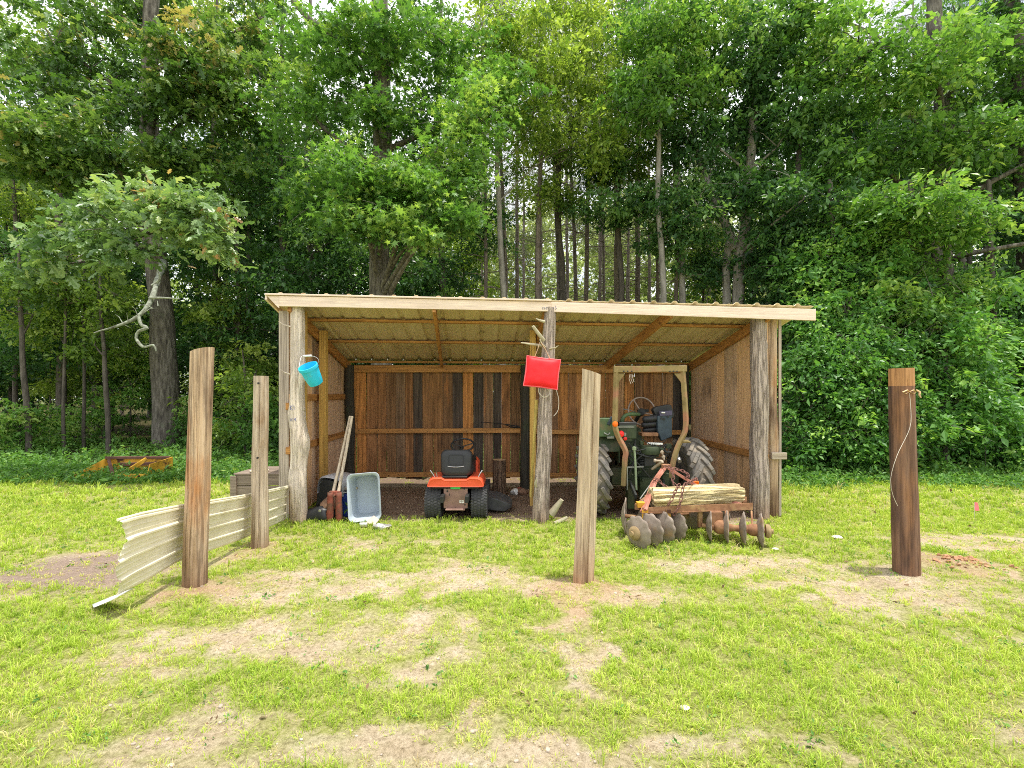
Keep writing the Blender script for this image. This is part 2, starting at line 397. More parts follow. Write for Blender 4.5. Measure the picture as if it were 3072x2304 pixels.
# ------------------------------------------------------------------ ground and grass
def vnoise(x, y, seed):
    xi = np.floor(x).astype(np.int64); yi = np.floor(y).astype(np.int64)
    fx = x - xi; fy = y - yi
    fx = fx * fx * (3 - 2 * fx); fy = fy * fy * (3 - 2 * fy)

    def h(a, b):
        n = (a * 374761393 + b * 668265263 + seed * 974711) & 0x7fffffff
        n = ((n ^ (n >> 13)) * 1274126177) & 0x7fffffff
        return ((n ^ (n >> 16)) & 0xffff) / 65535.0
    return (h(xi, yi) * (1 - fx) + h(xi + 1, yi) * fx) * (1 - fy) + (h(xi, yi + 1) * (1 - fx) + h(xi + 1, yi + 1) * fx) * fy


def fbm(x, y, seed, o=4):
    s = 0; a = .5; t = 0
    for i in range(o):
        s = s + a * vnoise(x * 2 ** i, y * 2 ** i, seed + i); t += a; a *= .55
    return s / t


def sstep(a, b, x):
    t = np.clip((x - a) / (b - a), 0, 1); return t * t * (3 - 2 * t)


# bare patches seen in the yard: x, y, rx, ry, strength
BARE = [(-1.4, 4.35, 1.35, .36, 1.35), (-.43, 4.65, .45, .40, .9), (-2.55, 4.35, .45, .4, .7), (-1.7, 5.6, .9, .22, .5), (-1.35, 3.45, 1.5, .36, .62), (-1.0, 2.44, 1.2, .17, 1.0), (-.36, 2.66, .2, .1, .9),
        (1.07, 2.42, .6, .14, .75), (.34, 2.36, .4, .12, .7), (.50, 3.45, .15, .26, 2.0), (.66, 3.12, .15, .26, 2.0), (.42, 3.85, .2, .3, 1.5), (.45, 4.2, .5, .3, .95), (1.0, 4.1, .6, .18, .8),
        (1.9, 5.05, .6, .24, .7), (2.5, 4.78, 1.3, .26, 1.15), (3.2, 4.35, 1.2, .2, 1.25), (4.2, 4.0, 1.3, .2, .7), (5.6, 5.75, 1.2, .36, 1.2), (4.62, 4.87, .5, .28, 1.7), (-4.3, 4.75, .8, .5, 1.6),
        (-.29, 3.08, .25, .13, .6), (-2.7, 3.05, .7, .14, .55), (-2.93, 4.3, .3, .2, .8), (-2.85, 5.35, .3, .2, .7), (.69, 4.36, .4, .24, 1.7), (3.9, 4.6, .35, .2, .7), (-6.3, 8.9, 2.2, .5, .45), (5.5, 8.2, 1.2, .3, .2)]
LUSH = [(-1.1, 2.82, 1.1, .17, .8), (1.9, 3.0, 1.35, .5, .7), (.2, 4.95, .7, .5, .7), (-1.6, 5.05, .8, .2, .5), (-2.4, 3.75, .5, .2, .6), (1.3, 4.75, .4, .25, .7), (1.6, 3.75, .8, .22, .6), (-2.4, 5.5, .25, .4, .7), (-1.9, 6.2, 1.0, .25, .5), (-4.0, 6.3, 1.0, 1.2, .6), (4.6, 6.9, 1.2, .8, .6), (-3.6, 3.4, .6, .5, .5), (2.0, 5.4, .9, .25, .6)]


def gz(x, y):
    x = np.asarray(x, dtype=float); y = np.asarray(y, dtype=float)
    z = -.06 * sstep(1.5, 3.6, x) * sstep(5.5, 6.6, y) + (fbm(x * .9, y * .9, 11, 3) - .5) * .05 + (fbm(x * 7, y * 7, 17, 2) - .5) * .012
    for (a, b, r, h) in ((.69, 4.40, .30, .035), (-2.94, 4.34, .28, .03), (-2.92, 5.43, .22, .03), (4.62, 4.87, .25, .05), (3.9, 4.65, .25, .02)):
        z = z + h * np.exp(-((x - a) ** 2 + (y - b) ** 2) / (r * r))
    z = z + .5 * sstep(16, 45, y) * (fbm(x * .1, y * .1, 5, 2))
    return z


def grass_cover(x, y):
    wx = x + (fbm(x * 2.3, y * 2.3, 21, 4) - .5) * 1.1
    wy = y + (fbm(x * 2.3, y * 2.3, 31, 4) - .5) * .7
    d = .72 + 1.0 * (fbm(x * 1.4, y * 2.4, 41, 4) - .5)
    for (a, b, rx, ry, s) in BARE:
        q = ((wx - a) / rx) ** 2 + ((wy - b) / ry) ** 2
        d = d - .66 * s * (1 - sstep(.35, 1.6, q))
    for (a, b, rx, ry, s) in LUSH:
        q = ((wx - a) / rx) ** 2 + ((wy - b) / ry) ** 2
        d = d + s * .55 * (1 - sstep(.4, 1.5, q))
    d = np.maximum(d, .16) + 1.05 * (fbm(x * 5.5, y * 7, 51, 3) - .5)
    d = d + .16 * (fbm(x * 15, y * 15, 57, 2) - .5)
    d = d + .35 * sstep(5.6, 6.2, y) * (1 - sstep(9, 11, y))
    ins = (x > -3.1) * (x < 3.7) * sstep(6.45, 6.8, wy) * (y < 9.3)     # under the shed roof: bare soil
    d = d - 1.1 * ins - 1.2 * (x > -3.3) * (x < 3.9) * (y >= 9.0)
    return np.clip(d, 0, 1)


def make_ground():
    xs = np.concatenate([np.linspace(-90, -14, 16)[:-1], np.linspace(-14, -5, 60)[:-1], np.linspace(-5, 7, 220)[:-1], np.linspace(7, 16, 60)[:-1], np.linspace(16, 90, 16)])
    ys = np.concatenate([np.linspace(-40, .8, 8)[:-1], np.linspace(.8, 7, 150)[:-1], np.linspace(7, 14, 80)[:-1], np.linspace(14, 130, 40)])
    X, Y = np.meshgrid(xs, ys); X = X.ravel(); Y = Y.ravel()
    Z = gz(X, Y)
    nx, ny = len(xs), len(ys)
    i = np.arange(nx * ny).reshape(ny, nx)
    q = np.stack([i[:-1, :-1], i[:-1, 1:], i[1:, 1:], i[1:, :-1]], -1).reshape(-1)
    g = grass_cover(X, Y)
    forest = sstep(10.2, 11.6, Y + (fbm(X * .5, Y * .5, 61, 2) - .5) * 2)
    ins = (X > -3.1) * (X < 3.8) * sstep(6.4, 6.9, Y) * (1 - .5 * sstep(11, 12, Y))  # shed floor soil, carried on behind the shed to paint the shaded ground darker
    red = np.zeros_like(X)
    for (a, b, r) in ((.69, 4.38, .5), (4.62, 4.87, .55), (-2.93, 4.3, .5), (-2.92, 5.4, .35), (5.9, 5.0, .6), (.45, 4.0, .4)):
        red = np.maximum(red, np.exp(-((X - a) ** 2 + (Y - b) ** 2) / (r * r)))
    mul = np.exp(-(((X + 4.3) / .9) ** 2 + ((Y - 4.75) / .55) ** 2) * 1.2)
    m, nt = new_mat('yard_soil')
    L = nt.links
    tc = nd(nt, 'ShaderNodeTexCoord').outputs['Object']
    A = lambda n: nd(nt, 'ShaderNodeAttribute', attribute_name=n).outputs['Fac']
    n1 = noise_(nt, tc, 3, 8, .7); n2 = noise_(nt, tc, 30, 8, .8); n3 = noise_(nt, tc, 130, 4, .75)
    sand = ramp(nt, [(.28, (.54, .415, .29)), (.5, (.72, .59, .45)), (.72, (.83, .735, .61))], n1)
    sand = mixc(nt, sand, ramp(nt, [(.32, (.38, .33, .26)), (.5, (.95, .92, .88)), (.66, (1.16, 1.14, 1.12))], n2), 1., 'MULTIPLY')
    sand = mixc(nt, sand, (.34, .28, .17), mrange(nt, n3, .55, .68, 0, .6))
    sand = mixc(nt, sand, (.52, .27, .14), mrange(nt, A('red'), 0, 1, 0, .5))
    thatch = ramp(nt, [(.34, (.17, .17, .05)), (.5, (.38, .41, .10)), (.64, (.60, .56, .27))], n2)
    c = mixc(nt, sand, thatch, mrange(nt, A('g'), .05, .6, .12, .95))
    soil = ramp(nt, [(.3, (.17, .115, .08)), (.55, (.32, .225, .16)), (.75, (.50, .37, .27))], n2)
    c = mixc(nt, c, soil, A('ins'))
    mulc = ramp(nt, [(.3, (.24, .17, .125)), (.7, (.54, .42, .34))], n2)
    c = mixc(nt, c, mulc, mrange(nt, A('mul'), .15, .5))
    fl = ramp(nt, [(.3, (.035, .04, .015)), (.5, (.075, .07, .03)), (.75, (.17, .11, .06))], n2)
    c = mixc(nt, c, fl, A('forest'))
    b = nd(nt, 'ShaderNodeBsdfPrincipled', Roughness=.95); b.inputs['Specular IOR Level'].default_value = .1
    L.new(c, b.inputs['Base Color'])
    bp = nd(nt, 'ShaderNodeBump', Strength=.9, Distance=.03)
    ad = nt.nodes.new('ShaderNodeMath'); ad.operation = 'ADD'; L.new(n2, ad.inputs[0]); L.new(n3, ad.inputs[1])
    L.new(ad.outputs[0], bp.inputs['Height']); L.new(bp.outputs[0], b.inputs['Normal'])
    o = nd(nt, 'ShaderNodeOutputMaterial'); L.new(b.outputs[0], o.inputs[0])
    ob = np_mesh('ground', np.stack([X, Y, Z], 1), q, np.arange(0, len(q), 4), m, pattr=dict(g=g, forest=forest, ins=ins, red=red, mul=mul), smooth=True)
    tag(ob, kind='structure')
    return ob


def make_grass():
    rng = np.random.default_rng(5)
    TX, TY, SC = [], [], []
    # yard in bands of distance: (y0, y1, tufts per m2, blades, blade height, blade width)
    V, Lp, St, At = [], [], [], []
    nv = 0
    for (y0, y1, dens, nb, hh, ww) in ((1.7, 3.2, 980, 9, .052, .0040), (3.2, 5.0, 660, 9, .055, .0050), (5.0, 7.4, 360, 8, .064, .0075), (7.4, 11.6, 110, 8, .085, .014)):
        xm = 1.22 * y1 + .6
        n = int(2 * xm * (y1 - y0) * dens)
        x = rng.uniform(-xm, xm, n); y = rng.uniform(y0, y1, n)
        g = grass_cover(x, y)
        keep = (rng.random(n) < g ** 1.2 * .80 + .17) & (np.abs(x) < 1.22 * y + .6)
        keep &= ~((x > -3.0) & (x < 3.6) & (y > 6.95) & (y < 9.2))
        x, y, g = x[keep], y[keep], g[keep]
        n = len(x)
        size = (.45 + .75 * rng.random(n)) * (.42 + .70 * g) * (1 + .9 * (rng.random(n) < .06))
        hue = .30 + .42 * fbm(x * 1.1, y * 1.1, 77, 3) + rng.normal(0, .13, n) + .34 * (1 - g) ** 2 + .35 * (rng.random(n) < .07)
        x = np.repeat(x, nb); y = np.repeat(y, nb); size = np.repeat(size, nb); hue = np.repeat(hue, nb)
        k = len(x)
        a = rng.uniform(0, 2 * PI, k); r = rng.random(k) ** .7 * .028 * (1 + (y0 > 5))
        x = x + np.cos(a) * r; y = y + np.sin(a) * r
        z = gz(x, y) - .004
        h = hh * size * rng.uniform(.5, 1.25, k); w = ww * rng.uniform(.7, 1.3, k)
        lean = rng.uniform(.15, 1.15, k)
        dx, dy = np.cos(a), np.sin(a)
        a2 = a + PI / 2 + rng.normal(0, .6, k)
        sx, sy = np.cos(a2), np.sin(a2)
        p = np.empty((k, 5, 3))
        for j, (t, wf, zf) in enumerate(((0, 1, 0), (0, -1, 0), (.45, -.85, .62), (.45, .85, .62), (1, 0, .9))):
            off = lean * h * t ** 1.4
            p[:, j, 0] = x + dx * off + sx * w * wf * .5
            p[:, j, 1] = y + dy * off + sy * w * wf * .5
            p[:, j, 2] = z + h * zf * (1 - .25 * lean * t)
        V.append(p.reshape(-1, 3))
        b = nv + np.arange(k) * 5
        Lp.append(np.stack([b, b + 1, b + 2, b + 3, b + 3, b + 2, b + 4], 1).ravel())
        St.append(np.arange(k))
        At.append(np.repeat(np.clip(hue + rng.normal(0, .1, k), 0, 1), 2))
        nv += k * 5
    V = np.concatenate(V); Lp = np.concatenate(Lp); At = np.concatenate(At)
    K = len(Lp) // 7
    st = np.empty(2 * K, dtype=np.int32); st[0::2] = np.arange(K) * 7; st[1::2] = np.arange(K) * 7 + 4
    o = np_mesh('grass', V, Lp, st, M['grass'], attr={'v': At})
    tag(o, 'patchy short yellow-green grass growing over the sandy yard', 'grass', kind='stuff')
    cr = Crown(); n = 5200                                # low broad weeds and clover between the blades
    x = rng.uniform(-11, 11, n); y = 1.8 + 8 * rng.random(n) ** 1.3
    g = grass_cover(x, y); ok = (np.abs(x) < 1.25 * y + .4) & (rng.random(n) < .25 + .5 * g) & (fbm(x * 1.7, y * 1.7, 87, 3) > .46) & ~((x > -3.1) & (x < 3.7) & (y > 6.6))
    pts = np.stack([x, y, gz(x, y) + .018], 1)[ok]
    cr.put(leaf_arrays(pts, 9, .05, .01, .022, 'oval', rng, .45, np.clip(rng.normal(.55, .16, len(pts)), 0, 1), .1))
    o = np_mesh('low_weeds', np.concatenate(cr.V), np.concatenate(cr.L), np.concatenate(cr.S), M['weeds'], attr={'v': np.concatenate(cr.A)})
    tag(o, 'small flat broad-leaved weeds scattered between the grass', 'weeds', kind='stuff')
    cr = Crown(); n = 330                                 # dead leaves and chips
    x = np.concatenate([rng.uniform(-9, 9, n), rng.uniform(-3, 3.6, 500)]); y = np.concatenate([2 + 8 * rng.random(n), rng.uniform(6.6, 9, 500)])
    pts = np.stack([x, y, gz(x, y) + .012], 1)
    cr.put(leaf_arrays(pts, 3, .12, .004, .034, 'oval', rng, .35, np.clip(rng.normal(.5, .25, len(pts)), 0, 1), .0))
    o = np_mesh('leaf_litter', np.concatenate(cr.V), np.concatenate(cr.L), np.concatenate(cr.S), leafmat('dead_leaves', [(0, (.10, .06, .035)), (.5, (.26, .17, .10)), (1, (.52, .42, .30))], .1, (1, 1, 1), .8, .2), attr={'v': np.concatenate(cr.A)})
    tag(o, 'brown dead leaves and wood chips lying about the yard and shed floor', 'leaf litter', kind='stuff')
    print('grass blades', K)


# ------------------------------------------------------------------ foliage
LEAF = {
    'oval': ([(0, 0, 0), (-.27, .5, .07), (0, 1, -.06), (.27, .5, .07)], [(0, 3, 2), (0, 2, 1)]),
    'star': ([(0, 0, 0), (.16, .3, .02), (.52, .28, -.05), (.22, .5, .03), (.36, .86, -.04), (.08, .62, .04), (0, 1.05, -.06), (-.08, .62, .04), (-.36, .86, -.04), (-.22, .5, .03), (-.52, .28, -.05), (-.16, .3, .02)],
             [(0, 1, 3), (1, 2, 3), (0, 3, 5), (3, 4, 5), (0, 5, 7), (5, 6, 7), (0, 7, 9), (7, 8, 9), (0, 9, 11), (9, 10, 11)]),
    'lobed': ([(0, 0, 0), (.12, .18, .02), (.3, .32, -.02), (.1, .42, .03), (.36, .62, -.03), (.12, .7, .03), (.2, .92, -.03), (0, 1.05, -.06), (-.2, .92, -.03), (-.12, .7, .03), (-.36, .62, -.03), (-.1, .42, .03), (-.3, .32, -.02), (-.12, .18, .02)],
              [(0, 1, 3), (1, 2, 3), (0, 3, 5), (3, 4, 5), (0, 5, 7), (5, 6, 7), (0, 7, 9), (7, 8, 9), (0, 9, 11), (9, 10, 11), (0, 11, 13), (11, 12, 13)]),
    'needle': ([(0, 0, 0), (-.035, .5, .0), (0, 1, -.03), (.035, .5, .0)], [(0, 3, 2), (0, 2, 1)]),
}


def leaf_arrays(anchors, per, rh, rv, size, kind, rng, tilt=.55, bright=None, droop=.35, jit=.13):
    """leaves in flattened sprays round the anchors -> verts, loops, starts, face attribute"""
    A = np.asarray(anchors, dtype=float)
    n = len(A)
    per_a = np.maximum(3, (per * rng.uniform(.6, 1.4, n))).astype(int)
    idx = np.repeat(np.arange(n), per_a); k = len(idx)
    rad = rh * rng.uniform(.6, 1.25, n)[idx]
    ang = rng.uniform(0, 2 * PI, k); rho = rng.random(k) ** .55
    # every spray is stretched along a direction of its own and tilts a little
    sa = rng.uniform(0, 2 * PI, n)[idx]; el = rng.uniform(.45, .8, n)[idx]
    lx = np.cos(ang) * rho * rad; ly = np.sin(ang) * rho * rad * el
    px = lx * np.cos(sa) - ly * np.sin(sa); py = lx * np.sin(sa) + ly * np.cos(sa)
    sl = rng.normal(0, .28, (n, 2))[idx]
    pz = rng.normal(0, rv, k) - droop * rho ** 2 * rad + px * sl[:, 0] + py * sl[:, 1]
    P = A[idx] + np.stack([px, py, pz], 1)
    d = np.stack([px, py, np.zeros(k)], 1) / (rad[:, None] + 1e-6) * .8 + rng.normal(0, .5, (k, 3)); d[:, 2] -= .25
    d /= np.linalg.norm(d, axis=1)[:, None]
    nn = np.stack([rng.normal(0, tilt, k), rng.normal(0, tilt, k), np.ones(k)], 1)
    s = np.cross(d, nn); s /= (np.linalg.norm(s, axis=1)[:, None] + 1e-9)
    u = np.cross(s, d)
    T, Fc = LEAF[kind]; T = np.array(T)
    sz = size * np.clip(rng.lognormal(0, .32, k), .4, 1.9) * rng.uniform(.75, 1.25, n)[idx]
    W = P[:, None, :] + sz[:, None, None] * (T[None, :, 0, None] * s[:, None, :] + T[None, :, 1, None] * d[:, None, :] + T[None, :, 2, None] * u[:, None, :])
    m = len(T); Fc = np.array(Fc)
    loops = (np.arange(k)[:, None, None] * m + Fc[None]).reshape(-1)
    base = rng.normal(.42, .16, n)[idx] if bright is None else np.asarray(bright)[idx]
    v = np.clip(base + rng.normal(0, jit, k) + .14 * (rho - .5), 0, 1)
    return W.reshape(-1, 3), loops, np.arange(0, len(loops), 3), np.repeat(v, len(Fc))


def ellipsoid_pts(c, r, n, rng, shell=.45):
    d = rng.normal(0, 1, (n, 3)); d /= np.linalg.norm(d, axis=1)[:, None]
    t = rng.random(n) ** shell
    return np.asarray(c) + d * t[:, None] * np.asarray(r)


def interp_path(path, rad, z):
    for i in range(len(path) - 1):
        if path[i][2] <= z <= path[i + 1][2] or i == len(path) - 2:
            t = min(1, max(0, (z - path[i][2]) / (path[i + 1][2] - path[i][2] + 1e-6)))
            return Vector(path[i]).lerp(Vector(path[i + 1]), t), rad[i] * (1 - t) + rad[i + 1] * t


def smooth_path(path, rad, step=.5, wob=.0, seed=0):
    P = [Vector(p) for p in path]; out = []; ro = []
    for i in range(len(P) - 1):
        p0 = P[max(i - 1, 0)]; p1 = P[i]; p2 = P[i + 1]; p3 = P[min(i + 2, len(P) - 1)]
        n = max(2, int((p2 - p1).length / step))
        for k in range(n):
            t = k / n
            q = .5 * ((2 * p1) + (p2 - p0) * t + (2 * p0 - 5 * p1 + 4 * p2 - p3) * t * t + (3 * p1 - p0 - 3 * p2 + p3) * t ** 3)
            w = Vector((mnoise.noise(q * .7 + Vector((seed, 0, 0))), mnoise.noise(q * .7 + Vector((0, seed, 9))), 0)) * wob
            out.append(q + w); ro.append(rad[i] * (1 - t) + rad[i + 1] * t)
    out.append(P[-1]); ro.append(rad[-1])
    return out, ro


def bark_tube(mb, path, rad, n=12, amp=.05, seed=0, step=.35, wob=.05):
    p, r = smooth_path(path, rad, step, wob, seed)
    s = len(mb.v)
    mb.tube(p, r, n)
    for i in range(len(p)):
        for k in range(n):
            v = mb.v[s + i * n + k]
            nz = mnoise.noise(Vector((v.x * 3, v.y * 3, v.z * .8 + seed)))
            mb.v[s + i * n + k] = p[i] + (v - p[i]) * (1 + amp * 2.2 * nz)
    return p, r


class Crown:
    def __init__(s): s.V = []; s.L = []; s.S = []; s.A = []; s.nv = 0; s.nl = 0

    def put(s, arr):
        V, L, S, A = arr
        s.V.append(V); s.L.append(L + s.nv); s.S.append(S + s.nl); s.A.append(A)
        s.nv += len(V); s.nl += len(L)

    def build(s, name, mat, parent, label=None):
        o = np_mesh(name, np.concatenate(s.V), np.concatenate(s.L), np.concatenate(s.S), mat, attr={'v': np.concatenate(s.A)}, parent=parent)
        if label: o['label'] = label
        return o


def tree(name, label, path, rad, zones, leaf, bark, group=None, seed=1, limbs=(), crown_label=None, twig_bark=None, cat='tree'):
    """zones: dicts c, r, n, [per, rh, rv, size, kind, bright]; path: trunk points base->top"""
    rng = np.random.default_rng(seed)
    root = thing(name, label, cat, path[0], group)
    mb = MB()
    flare = [(Vector(path[0]) - Vector((0, 0, .15)))] + list(path)
    bark_tube(mb, flare, [rad[0] * 1.35] + list(rad), 14 if rad[0] > .2 else 9, .05, seed)
    for (pts, rr) in limbs: bark_tube(mb, pts, rr, 8, .05, seed + 3, .3, .03)
    cr = Crown()
    for z in zones:
        c = Vector(z['c']); r = z['r']
        h = c.z - .45 * math.hypot(c.x - path[0][0], c.y - path[0][1]) - r[2] * .3
        h = min(max(h, path[0][2] + (path[-1][2] - path[0][2]) * .18), path[-1][2] - .1)
        st, tr = interp_path(path, rad, h)
        if not z.get('nolimb'):
            mid = st.lerp(c, .55) + Vector((rng.normal(0, .25), rng.normal(0, .25), .25 + rng.normal(0, .2)))
            end = c + Vector((rng.normal(0, .3) * r[0] * .3, rng.normal(0, .3) * r[1] * .3, r[2] * .25))
            lr = min(max(tr * .38, .03), .13)
            lp, _ = bark_tube(mb, [st, mid, end], [lr, lr * .6, .018], 6, .04, seed, .4, .04)
        else:
            lp = [c]
        pts = ellipsoid_pts(c, r, z['n'], rng, z.get('shell', .5))
        for q in pts[:: z.get('tw', 4)]:
            b = min(lp, key=lambda w: (w - Vector(q)).length)
            m2 = b.lerp(Vector(q), .5) + Vector((0, 0, .12))
            mb.tube([b, m2, Vector(q)], [.02, .012, .004], 4, caps=False)
        for q in pts[::9]:                                    # bare twigs that stick out of the spray
            q = Vector(q); o = (q - c); o = o.normalized() if o.length > .01 else Vector((1, 0, 0))
            e = q + o * rng.uniform(.3, .75) + Vector((rng.normal(0, .2), rng.normal(0, .2), rng.normal(.05, .2)))
            mb.tube([q, q.lerp(e, .5) + Vector((0, 0, .04)), e], [.009, .006, .002], 3, caps=False)
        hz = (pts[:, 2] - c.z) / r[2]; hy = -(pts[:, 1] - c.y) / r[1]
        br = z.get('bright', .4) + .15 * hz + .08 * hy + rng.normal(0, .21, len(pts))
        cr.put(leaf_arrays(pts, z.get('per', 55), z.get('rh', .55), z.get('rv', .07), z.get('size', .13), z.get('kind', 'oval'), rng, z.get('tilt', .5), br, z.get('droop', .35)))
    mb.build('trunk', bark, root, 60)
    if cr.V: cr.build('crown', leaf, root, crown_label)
    return root


def copy_tree(o, parent=None):
    c = o.copy(); col.objects.link(c)
    if parent is not None: c.parent = parent
    for ch in list(o.children): copy_tree(ch, c)
    return c


def zn(px, py, Y, rpx, rpy, ry, n, **k):
    c = at(px, py, Y)
    return dict(c=tuple(c), r=(rpx * Y / F, ry, rpy * Y / F), n=n, **k)


def gp(px, Y):                      # ground point under photo column px at distance Y
    x = (px - CX) / F * Y
    return Vector((x, Y, float(gz(x, Y))))


def make_forest():
    P = lambda *a: at(*a)
    # --- the large oak on the left with a dead lichened limb
    b = gp(167, 14.8)
    t1 = tree('oak_tree', 'massive grey-barked oak left of the shed with a bare lichened limb hanging from it', [b, P(163, 340, 14.8), P(155, 250, 14.8), P(149, 150, 14.6), P(150, 60, 14.5), P(155, -40, 14.5), P(160, -120, 14.5)],
              [.40, .335, .29, .25, .21, .19, .1],
              [zn(60, 60, 14, 85, 60, 2.4, 85, size=.17, per=50, kind='lobed'), zn(150, 20, 15.5, 80, 60, 2.4, 80, size=.17, per=50, kind='lobed'), zn(235, 100, 14.2, 62, 60, 2, 70, size=.16, per=50, kind='lobed', bright=.5),
               zn(95, 150, 13.2, 70, 45, 2, 70, size=.16, per=45, kind='lobed'), zn(255, 30, 15, 60, 50, 2, 60, size=.16, per=45, kind='lobed', bright=.55), zn(30, 150, 12.4, 55, 36, 1.6, 50, size=.17, per=45, kind='lobed', bright=.62),
               zn(220, 180, 14.6, 55, 36, 1.8, 50, size=.15, kind='lobed'), zn(150, 95, 13.4, 40, 24, .8, 26, size=.16, per=40, kind='lobed', bright=.4), zn(165, 150, 13.2, 34, 22, .8, 24, size=.16, per=40, kind='lobed', bright=.45), zn(190, 60, 13.2, 45, 30, 1.2, 35, size=.16, kind='lobed', bright=.55)],
              M['leaf_oak'], M['bark'], seed=11)
    mb = MB(); rng0 = random.Random(2)
    s = P(164, 262, 14.5)
    bark_tube(mb, [s, P(160, 268, 13.4), P(156, 282, 12.6), P(150, 300, 11.9), P(138, 316, 11.6), P(118, 326, 11.4), P(94, 333, 11.2)], [.13, .085, .066, .058, .048, .035, .012], 8, .16, 4, .15, .09)
    bark_tube(mb, [P(139, 315, 11.6), P(141, 324, 11.5), P(147, 328, 11.4), P(139, 331, 11.4), P(136, 338, 11.4), P(143, 347, 11.3), P(153, 345, 11.3), P(156, 351, 11.3)], [.042, .04, .044, .032, .03, .03, .028, .012], 7, .18, 9, .08, .03)
    bark_tube(mb, [P(150, 298, 11.9), P(165, 298, 11.8), P(180, 299, 11.7)], [.04, .025, .01], 5, .05, 2, .2, .02)
    bark_tube(mb, [P(152, 286, 12.4), P(160, 279, 12.4), P(157, 270, 12.3)], [.05, .03, .01], 5, .05, 2, .2, .02)
    for k in range(9):
        q = P(118 + 5 * k, 326 - 2.5 * k, 11.45); e = q + Vector((rng0.uniform(-.35, .2), rng0.uniform(-.2, .2), rng0.uniform(-.05, .35)))
        mb.tube([q, q.lerp(e, .5) + Vector((0, 0, .05)), e], [.012, .008, .003], 4, caps=False)
    mb.build('dead_limb', M['lichen'], t1, 60, label='bare crooked limb covered in pale grey-green lichen')
    rng = np.random.default_rng(77)
    mb = MB(); st = P(155, 250, 14.6)
    lp, _ = bark_tube(mb, [st, P(130, 245, 12.5), P(125, 240, 10.5), P(170, 228, 9.2)], [.16, .11, .07, .02], 7, .05, 5, .3, .04)
    bark_tube(mb, [P(130, 245, 12.5), P(80, 262, 11), P(45, 262, 10)], [.07, .04, .02], 6, .05, 6, .3, .05)
    cr = Crown()
    for (px, py, Y, rx, rz, n, bri) in ((100, 205, 9.6, 40, 24, 20, .5), (150, 192, 9.2, 40, 22, 20, .6), (195, 195, 9.0, 34, 26, 20, .6), (218, 232, 9.1, 18, 26, 14, .58), (60, 240, 9.6, 44, 18, 16, .42), (120, 240, 9.4, 44, 16, 16, .42), (175, 228, 9.1, 36, 20, 14, .5), (30, 262, 9.6, 34, 14, 9, .4)):
        pts = ellipsoid_pts(at(px, py, Y), (rx * Y / F, .6, rz * Y / F), n, rng)
        for q in pts[::2]:
            bb = min(lp, key=lambda w: (w - Vector(q)).length)
            mb.tube([bb, bb.lerp(Vector(q), .5) + Vector((0, 0, .1)), Vector(q)], [.02, .012, .004], 4, caps=False)
        cr.put(leaf_arrays(pts, 24, .34, .08, .165, 'lobed', rng, .75, rng.normal(bri, .16, n), .75))
    lb = mb.build('bough', M['bark'], t1, 60)
    cr.build('leaf_spray', M['leaf_pale'], t1, 'pale lobed leaves with reddish tips hanging low in front of the trunk')

    # --- the straight sweetgum behind the shed
    b = gp(381, 13)
    tree('sweetgum_tree', 'tall straight tree with bright star-shaped leaves directly behind the left half of the shed', [b, P(380, 250, 13), P(383, 120, 13), P(381, 20, 13), P(381, -60, 13), P(384, -140, 13)], [.30, .26, .245, .22, .19, .1],
         [zn(345, 60, 12.6, 62, 50, 1.8, 70, size=.14, kind='star', per=42, bright=.35), zn(440, 50, 13.2, 60, 46, 1.8, 66, size=.14, kind='star', per=42, bright=.42), zn(360, 175, 11.0, 46, 36, 1.3, 58, size=.13, kind='star', per=42, bright=.5),
          zn(425, 190, 11.2, 56, 32, 1.3, 62, size=.13, kind='star', per=42, bright=.5), zn(470, 125, 12.2, 46, 40, 1.5, 58, size=.13, kind='star', per=42, bright=.62), zn(405, 222, 10.6, 40, 14, .9, 30, size=.13, kind='star', per=40, bright=.55),
          zn(300, 110, 12.2, 36, 44, 1.3, 46, size=.13, kind='star', per=42, bright=.5), zn(455, 215, 10.8, 28, 14, .8, 24, size=.13, kind='star', per=40, bright=.55), zn(325, 195, 12, 36, 30, 1.2, 40, size=.13, kind='star', per=42, bright=.4),
          zn(380, 35, 12.0, 44, 24, .9, 30, size=.14, kind='star', per=40, bright=.45), zn(385, 105, 11.8, 40, 22, .8, 26, size=.14, kind='star', per=40, bright=.5), zn(352, 215, 10.8, 34, 18, .8, 26, size=.13, kind='star', per=40, bright=.55), zn(428, 235, 10.4, 18, 8, .5, 11, size=.13, kind='star', per=34, bright=.75), zn(420, 120, 13.6, 50, 40, 1.5, 46, size=.13, kind='star', per=42, bright=.3),
          zn(500, 90, 13, 34, 30, 1.2, 34, size=.13, kind='star', bright=.55), zn(455, 165, 11.6, 34, 22, 1., 30, size=.13, kind='star', bright=.6)],
         M['leaf_gum'], M['bark'], seed=21,
         limbs=[([P(383, 288, 12.9), P(392, 268, 12.2), P(405, 248, 11.4), P(422, 238, 10.8)], [.06, .05, .04, .02]), ([P(381, 70, 13), P(345, 40, 12.8), P(310, 20, 12.6), P(285, -10, 12.5)], [.13, .1, .08, .05])])

    # --- forked pale trunk right of centre
    b = gp(742, 15)
